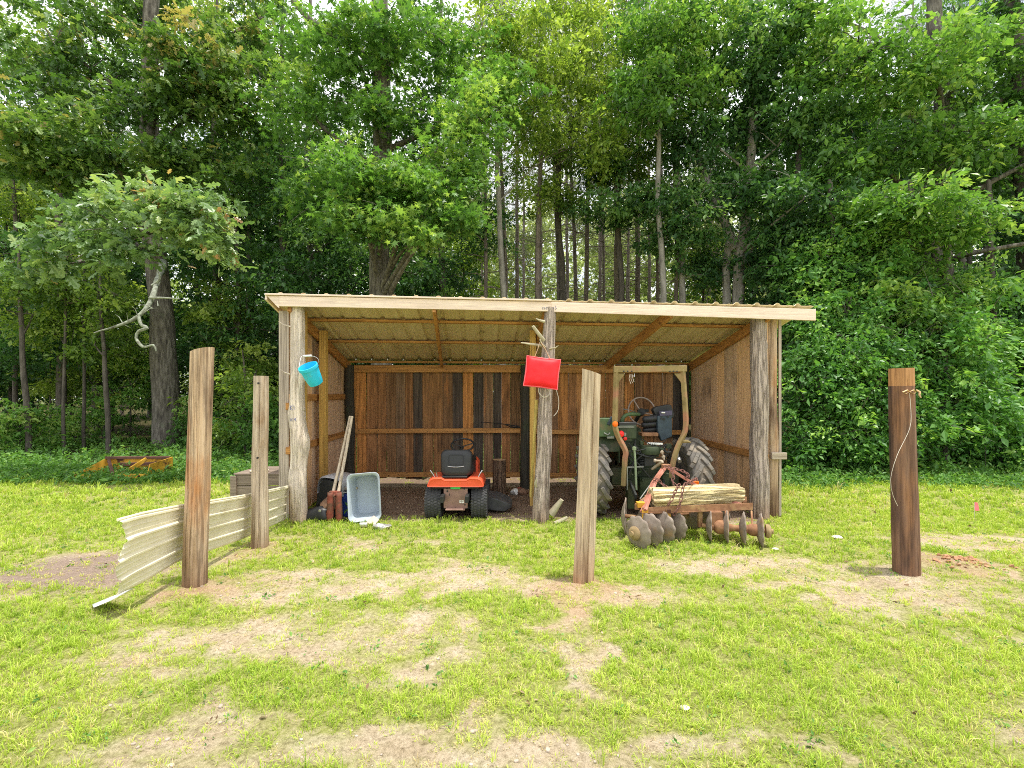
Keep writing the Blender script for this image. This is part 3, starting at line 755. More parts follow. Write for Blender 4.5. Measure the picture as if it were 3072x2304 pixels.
    tree('forked_tree', 'forked tree with a pale sunlit lower trunk behind the right half of the shed', [b, P(738, 270, 15), P(745, 230, 15), P(752, 150, 15), P(756, 60, 15), P(760, -80, 15)], [.22, .165, .15, .13, .1, .05],
         [zn(700, 60, 15, 55, 50, 1.8, 60, size=.15, bright=.35), zn(770, 40, 14.5, 55, 50, 1.8, 60, size=.15, bright=.42), zn(800, 120, 14.2, 50, 44, 1.6, 56, size=.15, bright=.4), zn(690, 140, 15, 40, 32, 1.5, 40, size=.15, bright=.3),
          zn(800, 200, 13.4, 50, 26, 1.4, 44, size=.14, bright=.5), zn(740, 120, 15.6, 44, 36, 1.5, 44, size=.15, bright=.28), zn(755, 185, 14, 36, 24, .8, 28, size=.14, bright=.45), zn(755, 60, 14, 40, 30, .8, 28, size=.14, bright=.5), zn(770, 240, 14.5, 40, 30, 1.4, 36, size=.14, bright=.36), zn(826, 285, 13, 34, 20, 1.2, 26, size=.13, bright=.42)],
         M['leaf_dark'], M['barkpale'], seed=31, limbs=[([P(735, 250, 15), P(722, 215, 15.2), P(700, 160, 15.4), P(690, 110, 15.5)], [.16, .13, .09, .05]), ([gp(731, 15), P(726, 265, 15), P(733, 240, 15.1)], [.15, .12, .10])])

    # --- big tree on the right, long bare limbs to the right
    b = gp(936, 14)
    tree('hickory_tree', 'large leaning tree on the right with two long limbs reaching right', [b, P(937, 280, 14), P(934, 210, 14), P(945, 120, 14), P(935, 30, 14), P(935, -90, 14)], [.42, .37, .33, .25, .2, .1],
         [zn(850, 60, 13.2, 60, 50, 1.8, 74, size=.15, bright=.5), zn(920, 70, 12.6, 50, 40, 1.6, 60, size=.15, bright=.62), zn(985, 60, 13, 45, 50, 1.6, 54, size=.15, bright=.5), zn(870, 150, 13.2, 56, 40, 1.6, 62, size=.14, bright=.45),
          zn(905, 205, 11.4, 52, 26, 1.3, 60, size=.13, bright=.6), zn(960, 140, 12.6, 48, 40, 1.6, 56, size=.14, bright=.48), zn(1000, 170, 13.6, 40, 36, 1.6, 40, size=.14, bright=.34), zn(955, 225, 11.6, 34, 20, 1.1, 34, size=.13, bright=.62), zn(860, 215, 13, 40, 26, 1.3, 38, size=.13, bright=.45),
          zn(1040, 100, 13, 40, 60, 1.6, 40, size=.15, bright=.4), zn(800, 20, 13.8, 40, 40, 1.4, 36, size=.15, bright=.55)],
         M['leaf_gum'], M['bark'], seed=41, limbs=[([P(938, 268, 13.9), P(960, 256, 13), P(990, 250, 12.4), P(1030, 243, 12), P(1080, 238, 11.6)], [.10, .075, .06, .05, .03]), ([P(948, 215, 13.8), P(960, 200, 13.4), P(985, 185, 13), P(1010, 172, 12.8), P(1050, 150, 12.6)], [.13, .10, .08, .06, .035])])
    # --- leaning trunk at the top right corner
    b = gp(1032, 13.4)
    tree('leaning_tree', 'dark trunk standing at the far right edge of the clearing', [b, P(1028, 250, 13.4), P(1020, 120, 13.4), P(1012, 0, 13.4), P(1000, -100, 13.4)], [.3, .26, .22, .18, .08],
         [zn(1040, 210, 12.6, 40, 40, 1.4, 40, size=.14, bright=.3), zn(1060, 20, 13, 60, 60, 2, 50, size=.15), zn(985, 5, 14, 40, 40, 1.6, 30, size=.15), zn(1030, 300, 13, 36, 40, 1.2, 36, size=.14, bright=.3)], M['leaf_dark'], M['barkdark'], seed=43)

    # --- understorey trees that fill the wood edge; every one its own
    spec = [
        # px, Y, trunk r, top py, zones [(px,py,dY,rx,ry_px,ry,n,bright)], leaf, bark, label, kind
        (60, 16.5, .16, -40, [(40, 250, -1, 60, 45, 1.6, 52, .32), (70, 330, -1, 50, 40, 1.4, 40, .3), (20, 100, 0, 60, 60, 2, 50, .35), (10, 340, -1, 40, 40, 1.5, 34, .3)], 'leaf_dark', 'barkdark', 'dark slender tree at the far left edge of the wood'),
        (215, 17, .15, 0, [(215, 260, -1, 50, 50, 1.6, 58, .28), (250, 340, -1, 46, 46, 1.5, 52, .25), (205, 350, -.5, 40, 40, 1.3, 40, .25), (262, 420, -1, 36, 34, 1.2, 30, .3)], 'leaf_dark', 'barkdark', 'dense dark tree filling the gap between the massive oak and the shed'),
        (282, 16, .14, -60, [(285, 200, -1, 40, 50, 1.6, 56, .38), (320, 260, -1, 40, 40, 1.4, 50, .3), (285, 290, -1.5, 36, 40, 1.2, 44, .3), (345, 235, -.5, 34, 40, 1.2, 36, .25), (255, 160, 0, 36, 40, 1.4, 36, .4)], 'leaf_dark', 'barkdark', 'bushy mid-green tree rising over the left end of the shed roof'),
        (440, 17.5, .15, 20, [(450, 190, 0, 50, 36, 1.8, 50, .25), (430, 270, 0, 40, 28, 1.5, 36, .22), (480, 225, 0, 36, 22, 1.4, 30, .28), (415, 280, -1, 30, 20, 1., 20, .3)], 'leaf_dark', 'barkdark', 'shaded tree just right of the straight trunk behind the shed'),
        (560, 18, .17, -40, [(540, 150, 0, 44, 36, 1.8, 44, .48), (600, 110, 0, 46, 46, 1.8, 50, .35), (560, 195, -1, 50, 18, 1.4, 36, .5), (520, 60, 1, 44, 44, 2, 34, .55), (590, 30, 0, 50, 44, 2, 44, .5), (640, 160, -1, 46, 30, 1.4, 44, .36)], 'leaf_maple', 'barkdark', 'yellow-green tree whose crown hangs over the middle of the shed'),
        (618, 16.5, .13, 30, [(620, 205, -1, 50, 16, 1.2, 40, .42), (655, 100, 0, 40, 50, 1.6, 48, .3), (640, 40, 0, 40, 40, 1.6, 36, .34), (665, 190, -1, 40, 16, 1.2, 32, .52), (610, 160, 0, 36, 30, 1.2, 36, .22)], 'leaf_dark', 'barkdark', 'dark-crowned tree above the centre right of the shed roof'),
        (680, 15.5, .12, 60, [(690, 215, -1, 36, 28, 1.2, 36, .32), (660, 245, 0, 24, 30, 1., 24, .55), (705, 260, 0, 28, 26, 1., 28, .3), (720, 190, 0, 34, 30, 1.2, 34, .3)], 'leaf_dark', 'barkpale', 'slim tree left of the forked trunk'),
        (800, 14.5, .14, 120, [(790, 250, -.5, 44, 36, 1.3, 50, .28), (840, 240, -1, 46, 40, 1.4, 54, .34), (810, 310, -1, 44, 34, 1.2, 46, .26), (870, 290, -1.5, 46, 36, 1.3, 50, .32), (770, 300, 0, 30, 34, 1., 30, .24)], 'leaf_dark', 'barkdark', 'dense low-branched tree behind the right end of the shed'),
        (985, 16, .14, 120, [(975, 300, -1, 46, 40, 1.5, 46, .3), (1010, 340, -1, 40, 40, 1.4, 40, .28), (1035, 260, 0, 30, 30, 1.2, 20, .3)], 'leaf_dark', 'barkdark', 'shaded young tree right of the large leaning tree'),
    ]
    spec += [(500, 15.5, .12, -40, [(500, 30, -1, 44, 40, 1.5, 50, .6), (545, 70, -1, 44, 44, 1.5, 56, .62), (590, 60, -.5, 40, 40, 1.5, 40, .6), (530, 120, -1, 36, 30, 1.3, 36, .55), (600, 140, -.5, 40, 30, 1.3, 36, .5), (565, 15, 0, 50, 30, 1.5, 40, .6)], 'leaf_maple', 'barkpale', 'light yellow-green tree with thin pale stem above the middle of the shed roof'),
             (660, 14.8, .12, -40, [(655, 35, -1, 46, 46, 1.5, 56, .5), (700, 20, -.5, 40, 40, 1.4, 44, .55), (645, 95, -1, 36, 30, 1.3, 36, .4), (690, 90, -.5, 36, 36, 1.3, 36, .45)], 'leaf_gum', 'barkpale', 'slim tree with a bright crown high above the right half of the shed')]
    for i, (px, Y, zs, k, lab) in enumerate((
            (832, 12.6, [(815, 265, 0, 30, 30, .9, 36, .45), (850, 235, 0, 34, 26, .9, 36, .5), (840, 300, -.4, 40, 26, .9, 44, .46), (810, 315, -.6, 26, 26, .7, 30, .4), (870, 270, -.3, 34, 26, .9, 36, .45)], 'leaf_shrub', 'young tree with drooping leaves rising between the shed end and the dark pole'),
            (912, 12.4, [(900, 262, 0, 40, 24, .9, 42, .46), (890, 305, -.5, 44, 26, .9, 46, .5), (935, 300, -.3, 40, 28, .9, 42, .42), (925, 335, -.8, 40, 24, .8, 40, .48)], 'leaf_gum', 'young drooping tree directly behind the dark creosoted pole'),
            (990, 12.6, [(980, 290, 0, 34, 28, .9, 34, .38), (1000, 335, -.5, 36, 30, .9, 40, .42), (965, 355, -.9, 34, 26, .8, 34, .48), (1030, 370, -.5, 36, 36, .9, 40, .42)], 'leaf_shrub', 'young drooping tree at the right end of the shrubs'))):
        spec.append((px, Y, .07, 200, zs, k, 'barkdark', lab))
    for i, (px, Y, zs, lab) in enumerate((
            (105, 17.5, [(100, 300, 0, 44, 40, 1.2, 40, .55), (130, 350, -.4, 40, 34, 1.2, 36, .5), (70, 380, 0, 36, 30, 1.2, 30, .6)], 'bright young tree behind the saplings left of the massive oak'),
            (235, 15.8, [(225, 310, 0, 40, 40, 1.2, 40, .5), (255, 370, -.6, 36, 34, 1.1, 36, .5), (215, 395, -.4, 30, 26, 1., 26, .5)], 'bright young tree between the massive oak and the shed wall'),
            (15, 16.5, [(10, 200, 0, 44, 40, 1.3, 36, .55), (30, 290, -.4, 44, 40, 1.3, 40, .55)], 'bright young tree at the far left edge of the photo'))):
        spec.append((px, Y, .08, 230, zs, 'leaf_maple', 'barkdark', lab))
    for i, (px, py, k, lab) in enumerate(((-20, 70, 'leaf_oak', 'tall tree filling the top left corner behind the massive oak'), (95, 95, 'leaf_dark', 'tall tree closing the canopy left of the massive oak'), (215, 50, 'leaf_maple', 'pale green tall tree between the massive oak and the straight sweetgum'),
            (310, 120, 'leaf_dark', 'tall dark tree close behind the left of the straight sweetgum'), (440, 110, 'leaf_dark', 'tall dark tree close behind the right of the straight sweetgum'), (750, 90, 'leaf_dark', 'tall dark tree close behind the forked trunk'),
            (840, 110, 'leaf_gum', 'tall bright tree between the forked trunk and the large leaning tree'), (960, 70, 'leaf_dark', 'tall dark tree behind the large leaning tree'), (1050, 120, 'leaf_gum', 'tall tree closing the canopy at the right edge'))):
        spec.append((px, 18.5 + (i % 3) * .8, .16, -60, [(px - 18, max(py - 70, 8), 0, 60, 44, 2, 44, .5), (px + 22, py - 10, -.6, 58, 46, 1.8, 50, .5), (px - 16, py + 50, 0, 58, 44, 1.8, 46, .46), (px + 14, py + 105, .4, 52, 40, 1.8, 36, .42)], k, 'bark', lab))
    sd = 100
    for (px, Y, r, top, zs, lf, bk, lab) in spec:
        sd += 1
        b = gp(px, Y)
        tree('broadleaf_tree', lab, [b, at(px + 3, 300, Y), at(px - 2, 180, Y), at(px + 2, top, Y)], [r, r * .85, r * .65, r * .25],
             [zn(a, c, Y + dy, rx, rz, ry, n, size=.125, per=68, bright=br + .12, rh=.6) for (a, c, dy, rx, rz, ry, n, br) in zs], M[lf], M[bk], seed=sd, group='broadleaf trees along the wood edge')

    # --- saplings at the left edge, thin dark stems
    for i, (px, Y, lean, r, top, lab) in enumerate((
            (29, 13.2, -8, .08, 240, 'leftmost of the thin dark saplings, leaning, at the wood edge'), (63, 13.6, 3, .05, 250, 'thin pale sapling just right of the leftmost leaning sapling'),
            (84, 14.2, 0, .05, 230, 'thin sapling behind the left end of the rusty yellow box blade'), (108, 13.4, -6, .07, 260, 'thin dark leaning sapling directly behind the rusty yellow box blade'), (245, 13, -2, .04, 350, 'very thin sapling between the two weathered posts on the left'))):
        b = gp(px, Y)
        tree('sapling', lab, [b, at(px + lean * .4, 390, Y), at(px + lean, (390 + top) / 2, Y), at(px + lean * 1.4, top, Y)], [r, r * .85, r * .7, r * .3],
             [zn(px + lean + 6, top + 40, Y, 26, 30, .9, 20, size=.12, bright=.4), zn(px - 10, top + 80, Y + .3, 24, 24, .8, 14, size=.12, bright=.45)], M['leaf_maple'], M['barkdark'], seed=200 + i, group='saplings at the left wood edge')

    # --- shrubs on the right, beside the shed
    for i, (px, py, Y, rx, rz, ry, n, br, lab) in enumerate((
            (820, 400, 11.0, 46, 75, 1.0, 150, .40, 'tall leafy shrub touching the right end of the shed'), (880, 395, 10.8, 56, 72, 1.0, 170, .44, 'broad leafy shrub behind the dark creosote pole'),
            (945, 375, 10.9, 52, 78, 1.1, 170, .46, 'rounded bright shrub right of the dark creosote pole'), (1000, 420, 11.3, 44, 56, 1.0, 110, .42, 'low shrub at the right edge of the clearing'), (845, 330, 11.6, 50, 40, 1.0, 110, .5, 'high sunlit shrub top above the shed eave on the right'),
            (915, 345, 11.8, 56, 36, 1.0, 110, .46, 'tall shrub crown behind the bright shrub by the pole'), (1070, 400, 11.6, 50, 70, 1.2, 90, .42, 'bushy shrub past the right edge of the clearing'))):
        b = gp(px, Y)
        c = at(px, py, Y)
        tree('leafy_shrub', lab, [b, b.lerp(c, .5), c + Vector((0, 0, .6))], [.06, .045, .02],
             [dict(c=(c.x + ox * rx * Y / F, c.y + oy, c.z + oz * rz * Y / F), r=(rx * Y / F * sx, ry * .9, rz * Y / F * sz), n=int(n * w), size=.105, per=60, rh=.40, rv=.07, bright=br + db, shell=.42, tw=5, droop=.6)
              for (ox, oy, oz, sx, sz, w, db) in ((-.3 + .12 * (i % 3), 0, -.2, .85, .75, .42, 0), (.35, -.25, -.35 + .1 * (i % 2), .7, .6, .28, .05), (.05 - .2 * (i % 2), .1, .45, .7, .6, .3, .04), (-.5, -.3, -.6, .5, .38, .12, .02))], M['leaf_shrub'], M['barkdark'], seed=300 + i, group='shrubs along the right wood edge', cat='shrub')
    # --- undergrowth bushes at the left edge and behind the shed
    for i, (px, py, Y, rx, rz, ry, n, br, lab) in enumerate((
            (20, 425, 13.5, 36, 26, .9, 60, .68, 'sunlit bush at the far left edge of the photo'), (75, 430, 15.5, 40, 24, 1.1, 56, .66, 'sunlit bush behind the thin saplings on the left'), (130, 395, 17, 40, 40, 1.2, 60, .5, 'bush left of the massive oak trunk'),
            (205, 420, 14.6, 30, 32, .8, 46, .32, 'dark bush right of the massive oak trunk'), (262, 425, 12.8, 30, 36, .8, 56, .36, 'dark bush beside the left wall of the shed'), (50, 340, 17.5, 60, 34, 1.4, 60, .55, 'tall bush deep among the saplings on the left'))):
        b = gp(px, Y); c = at(px, py, Y)
        tree('bush', lab, [b, b.lerp(c, .6), c + Vector((0, 0, .3))], [.04, .03, .015],
             [dict(c=tuple(c), r=(rx * Y / F, ry, rz * Y / F), n=n, size=.11, per=52, rh=.42, rv=.06, bright=br, shell=.4, tw=5)], M['weeds'], M['barkdark'], seed=340 + i, group='bushes under the trees on the left', cat='bush')

    # --- ground cover at the edge of the clearing (nobody could count it)
    rng = np.random.default_rng(9)
    cr = Crown()
    n = 2600
    x = rng.uniform(-17, 17, n); y = 9.9 + rng.random(n) ** 1.3 * 7
    y = np.where((x > -3.6) & (x < 4.4), np.maximum(y, 9.8), y)
    y = y + np.where(x < -3, .6, 0) * (1 - fbm(x * .4, y * .4, 3, 2))
    hgt = .06 + .26 * rng.random(n) * fbm(x * .8, y * .8, 15, 2) * 2
    pts = np.stack([x, y, gz(x, y) + hgt], 1)
    cr.put(leaf_arrays(pts, 26, .30, .07, .085, 'oval', rng, .5, np.clip(.30 + .5 * fbm(x * .9, y * .9, 25, 3) + rng.normal(0, .1, n), 0, 1), .3))
    n = 1500
    x = rng.uniform(-13, -3.4, n); y = rng.uniform(9.2, 11.2, n)
    x2 = rng.uniform(4.2, 13, n // 2); y2 = rng.uniform(9.0, 10.4, n // 2)
    x = np.concatenate([x, x2]); y = np.concatenate([y, y2])
    ok = fbm(x * 1.2, y * 1.2, 35, 3) > .47 - .25 * (y - 9.2)
    x, y = x[ok], y[ok]
    pts = np.stack([x, y, gz(x, y) + .05 + .1 * rng.random(len(x))], 1)
    cr.put(leaf_arrays(pts, 20, .22, .05, .07, 'oval', rng, .5, rng.normal(.5, .14, len(x)), .3))
    o = np_mesh('ground_cover', np.concatenate(cr.V), np.concatenate(cr.L), np.concatenate(cr.S), M['weeds'], attr={'v': np.concatenate(cr.A)})
    tag(o, 'low leafy weeds and vines covering the ground along the wood edge', 'undergrowth', kind='stuff')

    # --- far wood behind everything
    cr = Crown(); n = 8200
    x = rng.uniform(-75, 75, n); y = rng.uniform(44, 62, n); h = rng.random(n)
    z = .5 + h * (10 + 20 * fbm(x * .12, y * 0, 7, 3)) + gz(x, y)
    cen = np.exp(-((x - 8) / 14) ** 2)
    keep = rng.random(n) > .5 * h
    pts = np.stack([x, y, z], 1)[keep]
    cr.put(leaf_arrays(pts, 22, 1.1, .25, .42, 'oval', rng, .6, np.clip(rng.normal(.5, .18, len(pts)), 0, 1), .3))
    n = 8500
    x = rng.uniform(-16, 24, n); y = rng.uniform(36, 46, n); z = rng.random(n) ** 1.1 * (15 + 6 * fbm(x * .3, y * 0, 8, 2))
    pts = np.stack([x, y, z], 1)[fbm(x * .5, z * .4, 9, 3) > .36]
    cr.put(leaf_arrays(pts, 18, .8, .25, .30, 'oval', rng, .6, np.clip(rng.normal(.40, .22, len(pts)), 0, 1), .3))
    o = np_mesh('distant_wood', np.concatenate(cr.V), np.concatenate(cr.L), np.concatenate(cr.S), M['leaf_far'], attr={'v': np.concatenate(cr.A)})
    tag(o, 'pale sunlit, haze-tinted foliage of the distant wood seen between the pine trunks', 'distant wood', kind='stuff')

    # --- pines: three prototypes, then copies through the wood
    protos = []
    for k in range(3):
        rg = np.random.default_rng(500 + k)
        H = 19 + 2 * k; r = .105 + .015 * k
        root = thing('pine_tree', 'x', 'tree', (0, 60 + k, 0), 'pine trunks in the wood')
        mb = MB()
        bx, by = rg.normal(0, .15, 2)
        path = [Vector((0, 60 + k, -.1)), Vector((bx, 60 + k + by, H * .35)), Vector((-bx, 60 + k, H * .7)), Vector((bx * .5, 60 + k, H))]
        bark_tube(mb, path, [r * 1.15, r * .9, r * .65, .03], 9, .04, k * 3, .7, .05)
        for j in range(26):                                   # dead side branches
            z = rg.uniform(2.2, 10.5); a = rg.uniform(0, 2 * PI); L = rg.uniform(.5, 1.9)
            p, rr = interp_path(path, [r, r * .9, r * .65, .03], z)
            e = p + Vector((math.cos(a) * L, math.sin(a) * L, rg.uniform(-.35, .25)))
            mb.tube([p, p.lerp(e, .5) + Vector((0, 0, .06)), e], [.022, .014, .004], 4, caps=False)
        cr = Crown(); pts = []
        for j in range(46):
            z = rg.uniform(9.5 + k, H); a = rg.uniform(0, 2 * PI); L = rg.uniform(.6, 2.4) * (1 - .55 * (z - 9.5) / (H - 9.5))
            p, rr = interp_path(path, [r, r * .9, r * .65, .03], z)
            e = p + Vector((math.cos(a) * L, math.sin(a) * L, rg.uniform(0, .6)))
            mb.tube([p, p.lerp(e, .6), e], [.03, .02, .006], 4, caps=False)
            pts += [tuple(e), tuple(p.lerp(e, .72)), tuple(e + Vector(rg.normal(0, .25, 3)))]
        cr.put(leaf_arrays(np.array(pts), 30, .34, .16, .30, 'needle', rg, 1.1, rg.normal(.45, .15, len(pts)), .15))
        mb.build('trunk', M['barkpine'], root, 60)
        cr.build('crown', M['needle'], root)
        protos.append(root)
    # the trunks that can be told apart above the roof: px, distance, size, label
    named = [(385 + 98, 17.5, .75), (502, 21, .85), (517, 24, .8), (542, 17, 1.0), (556, 27, .9), (567, 30, .9), (573, 22, 1.0), (588, 20, .9), (600, 34, 1.), (602, 24, .8), (621, 18.5, .95), (638, 20, .85), (658, 18, .7), (673, 16.5, .65)]
    words = ['first', 'second', 'third', 'fourth', 'fifth', 'sixth', 'seventh', 'eighth', 'ninth', 'tenth', 'eleventh', 'twelfth', 'thirteenth', 'fourteenth']
    used = [False] * 3
    rg = random.Random(3)

    def put(i, px, Y, s, label, group):
        if used[i]: o = copy_tree(protos[i])
        else: o = protos[i]; used[i] = True
        o.location = gp(px, Y); o.scale = (s, s, 1.0 + .1 * (s - 1)); o.rotation_euler = (0, 0, rg.uniform(0, 6.28))
        tag(o, label, 'tree', group)
    named.sort(key=lambda q: q[0])
    for j, (px, Y, s) in enumerate(named):
        put(j % 3, px, Y, s, words[j] + ' bare pine trunk from the left above the middle of the shed roof', 'pine trunks above the shed roof')
    for j in range(34):
        Y = rg.uniform(23, 42)
        px = rg.uniform(-120, 1150) if j % 5 else rg.uniform(440, 720)
        put(rg.randrange(3), px, Y, rg.uniform(.75, 1.15), 'bare-stemmed pine standing deep in the shaded wood behind the front trees', 'pines deep in the wood')
    # deeper broadleaf fill: one prototype per look, then copies with their own turn and size
    fills = []
    for k in range(2):
        b = Vector((0, 70 + 3 * k, 0))
        fills.append(tree('understory_tree', 'x', [b, b + Vector((.1, 0, 3)), b + Vector((-.1, .1, 6.5)), b + Vector((.1, 0, 10))], [.11, .09, .07, .02],
                          [dict(c=(dx, b.y + dy, z), r=(1.9, 1.7, 1.2), n=30, size=.19, per=46, rh=.7, rv=.09, bright=br) for (dx, dy, z, br) in ((-.9, 0, 3, .35), (1.1, .4, 4.1, .4), (-.6, -.5, 5.6, .42), (.9, .2, 7, .46), (-.3, .3, 8.6, .5), (.2, -.4, 10, .55), (0, 0, 2, .35))],
                          M['leaf_dark'] if k == 0 else M['leaf_maple'], M['barkdark'], seed=600 + k))
    u2 = [False] * 2
    for j, (px, Y, s, k) in enumerate(((10, 20, 1.1, 0), (70, 24, 1.2, 1), (110, 21, 1.2, 0), (200, 22, 1.3, 0), (250, 20, 1.25, 0), (300, 22, 1.3, 0), (350, 19.5, 1.15, 0), (420, 21, 1.0, 0), (465, 25, 1.0, 1), (705, 21, .8, 1), (770, 19, 1.2, 0), (840, 19, 1.25, 0), (900, 18, 1.2, 0), (965, 20, 1.2, 0),
                                        (1025, 21, 1.2, 0), (1080, 18, 1.2, 0), (-60, 19, 1.2, 0), (30, 30, 1.4, 1), (150, 30, 1.5, 1), (280, 31, 1.5, 0), (800, 30, 1.4, 1), (920, 31, 1.5, 0), (640, 26, .55, 1), (600, 28, .5, 1), (690, 27, .6, 1), (530, 30, .5, 1), (1040, 32, 1.3, 1), (380, 30, 1.3, 0))):
        if u2[k]: o = copy_tree(fills[k])
        else: o = fills[k]; u2[k] = True
        o.location = gp(px, Y); o.scale = (s, s, s); o.rotation_euler = (0, 0, rg.uniform(0, 6.28))
        tag(o, ('dark green' if k == 0 else 'yellow-green') + ' understory tree deep in the wood behind the front row of trees', 'tree', ('dark' if k == 0 else 'yellow-green') + ' understory trees deep in the wood')

# ------------------------------------------------------------------ the shed
FL, FR = Vector((-3.36, 6.38, 3.12)), Vector((4.40, 6.84, 3.045))    # roof sheet, front corners
BL, BR = Vector((-3.45, 9.12, 2.36)), Vector((4.05, 9.30, 2.33))


def roof_pt(u, w):
    return FL.lerp(FR, u).lerp(BL.lerp(BR, u), w)


def roof_z(x, y):
    for _ in range(1):
        w = .5; u = .5
        for _ in range(12):
            a, b = FL.lerp(BL, w), FR.lerp(BR, w)
            u = (x - a.x) / (b.x - a.x)
            f, k = FL.lerp(FR, u), BL.lerp(BR, u)
            w = (y - f.y) / (k.y - f.y)
    return roof_pt(u, w).z


def log_mesh(mb, p0, p1, r0, r1, seed=0, n=22, rings=34, amp=.10, mi=0, capmi=1, knots=(), tilt_cap=0., flat=None, twist=0., wob=1., grooves=()):
    p0, p1 = Vector(p0), Vector(p1)
    ax = (p1 - p0).normalized(); sx = ax.cross(Vector((0, 1, 0))).normalized(); sy = ax.cross(sx)
    vs = []; L = (p1 - p0).length
    for i in range(rings + 1):
        t = i / rings
        c = p0.lerp(p1, t) + sx * mnoise.noise(Vector((seed, t * L * 1.3, 3))) * r0 * .22 * wob + sy * mnoise.noise(Vector((seed + 5, t * L * 1.3, 3))) * r0 * .2 * wob
        r = r0 * (1 - t) + r1 * t
        for k in range(n):
            a = 2 * PI * k / n + twist * t
            d = sx * math.cos(a) + sy * math.sin(a)
            q = r * (1 + amp * (1.5 * mnoise.noise(Vector((math.cos(a) * 1.3 + seed * 3.1, math.sin(a) * 1.3, t * L * 1.5))) + .8 * mnoise.noise(Vector((math.cos(a) * 4 + seed, math.sin(a) * 4, t * L * 2.2)))))
            for (kt, ka, kr, kh) in knots:
                da = (a - ka + PI) % (2 * PI) - PI
                q += kh * math.exp(-((t - kt) * L / kr) ** 2 - (da * r / kr) ** 2)
            for (ga, gd, gw) in grooves:
                g2 = ga + .18 * mnoise.noise(Vector((ga * 9, t * L * .9, 4))) 
                da = (a - g2 + PI) % (2 * PI) - PI
                q -= gd * math.exp(-(da / gw) ** 2) * (.55 + .9 * mnoise.noise(Vector((ga * 5, t * L * 1.1, 7))))
            if flat:
                fa, fd = flat
                cs = math.cos(a - fa)
                if cs > 0: q = min(q, r * fd / cs)
            e = c + d * q
            if i == rings: e = e + ax * tilt_cap * math.cos(a)
            vs.append(e)
    fs = [(i * n + k, i * n + (k + 1) % n, (i + 1) * n + (k + 1) % n, (i + 1) * n + k) for i in range(rings) for k in range(n)]
    mb.add(vs, fs, mi)
    mb.add([p for p in vs[-n:]], [tuple(range(n))], capmi)
    mb.add([p for p in vs[:n]], [tuple(range(n - 1, -1, -1))], capmi)


def boards(mb, a, b, nrm, zb, zt, w=.185, gap=.007, th=.02, seed=0, off=0.):
    """vertical boards from ground point a to b; zb(t), zt(t) heights"""
    rng = random.Random(seed)
    a, b = Vector(a), Vector(b); L = (b - a).length; d = (b - a) / L; nrm = Vector(nrm)
    x = off
    while x < L - .02:
        ww = min(w * rng.choice((.82, .95, 1., 1., 1.04, 1.1)), L - x)
        g = gap * rng.choice((.3, .4, .6, 1., 1.7)); tw = rng.uniform(-.006, .006)
        z0 = zb((x + ww / 2) / L) + rng.uniform(-.03, .03)
        j = rng.uniform(0, .006)
        x0, x1 = x + g / 2, x + ww - g / 2
        zz0, zz1 = zt(x0 / L), zt(x1 / L)
        vs = []
        for s in (0, 1):
            o = nrm * (j + s * th)
            vs += [a + d * (x0 - tw) + o + Vector((0, 0, z0)), a + d * (x1 - tw) + o + Vector((0, 0, z0)), a + d * (x1 + tw) + o + Vector((0, 0, zz1)), a + d * (x0 + tw) + o + Vector((0, 0, zz0))]
        mb.add(vs, [(0, 1, 2, 3), (7, 6, 5, 4), (0, 4, 5, 1), (1, 5, 6, 2), (2, 6, 7, 3), (3, 7, 4, 0)])
        x += ww


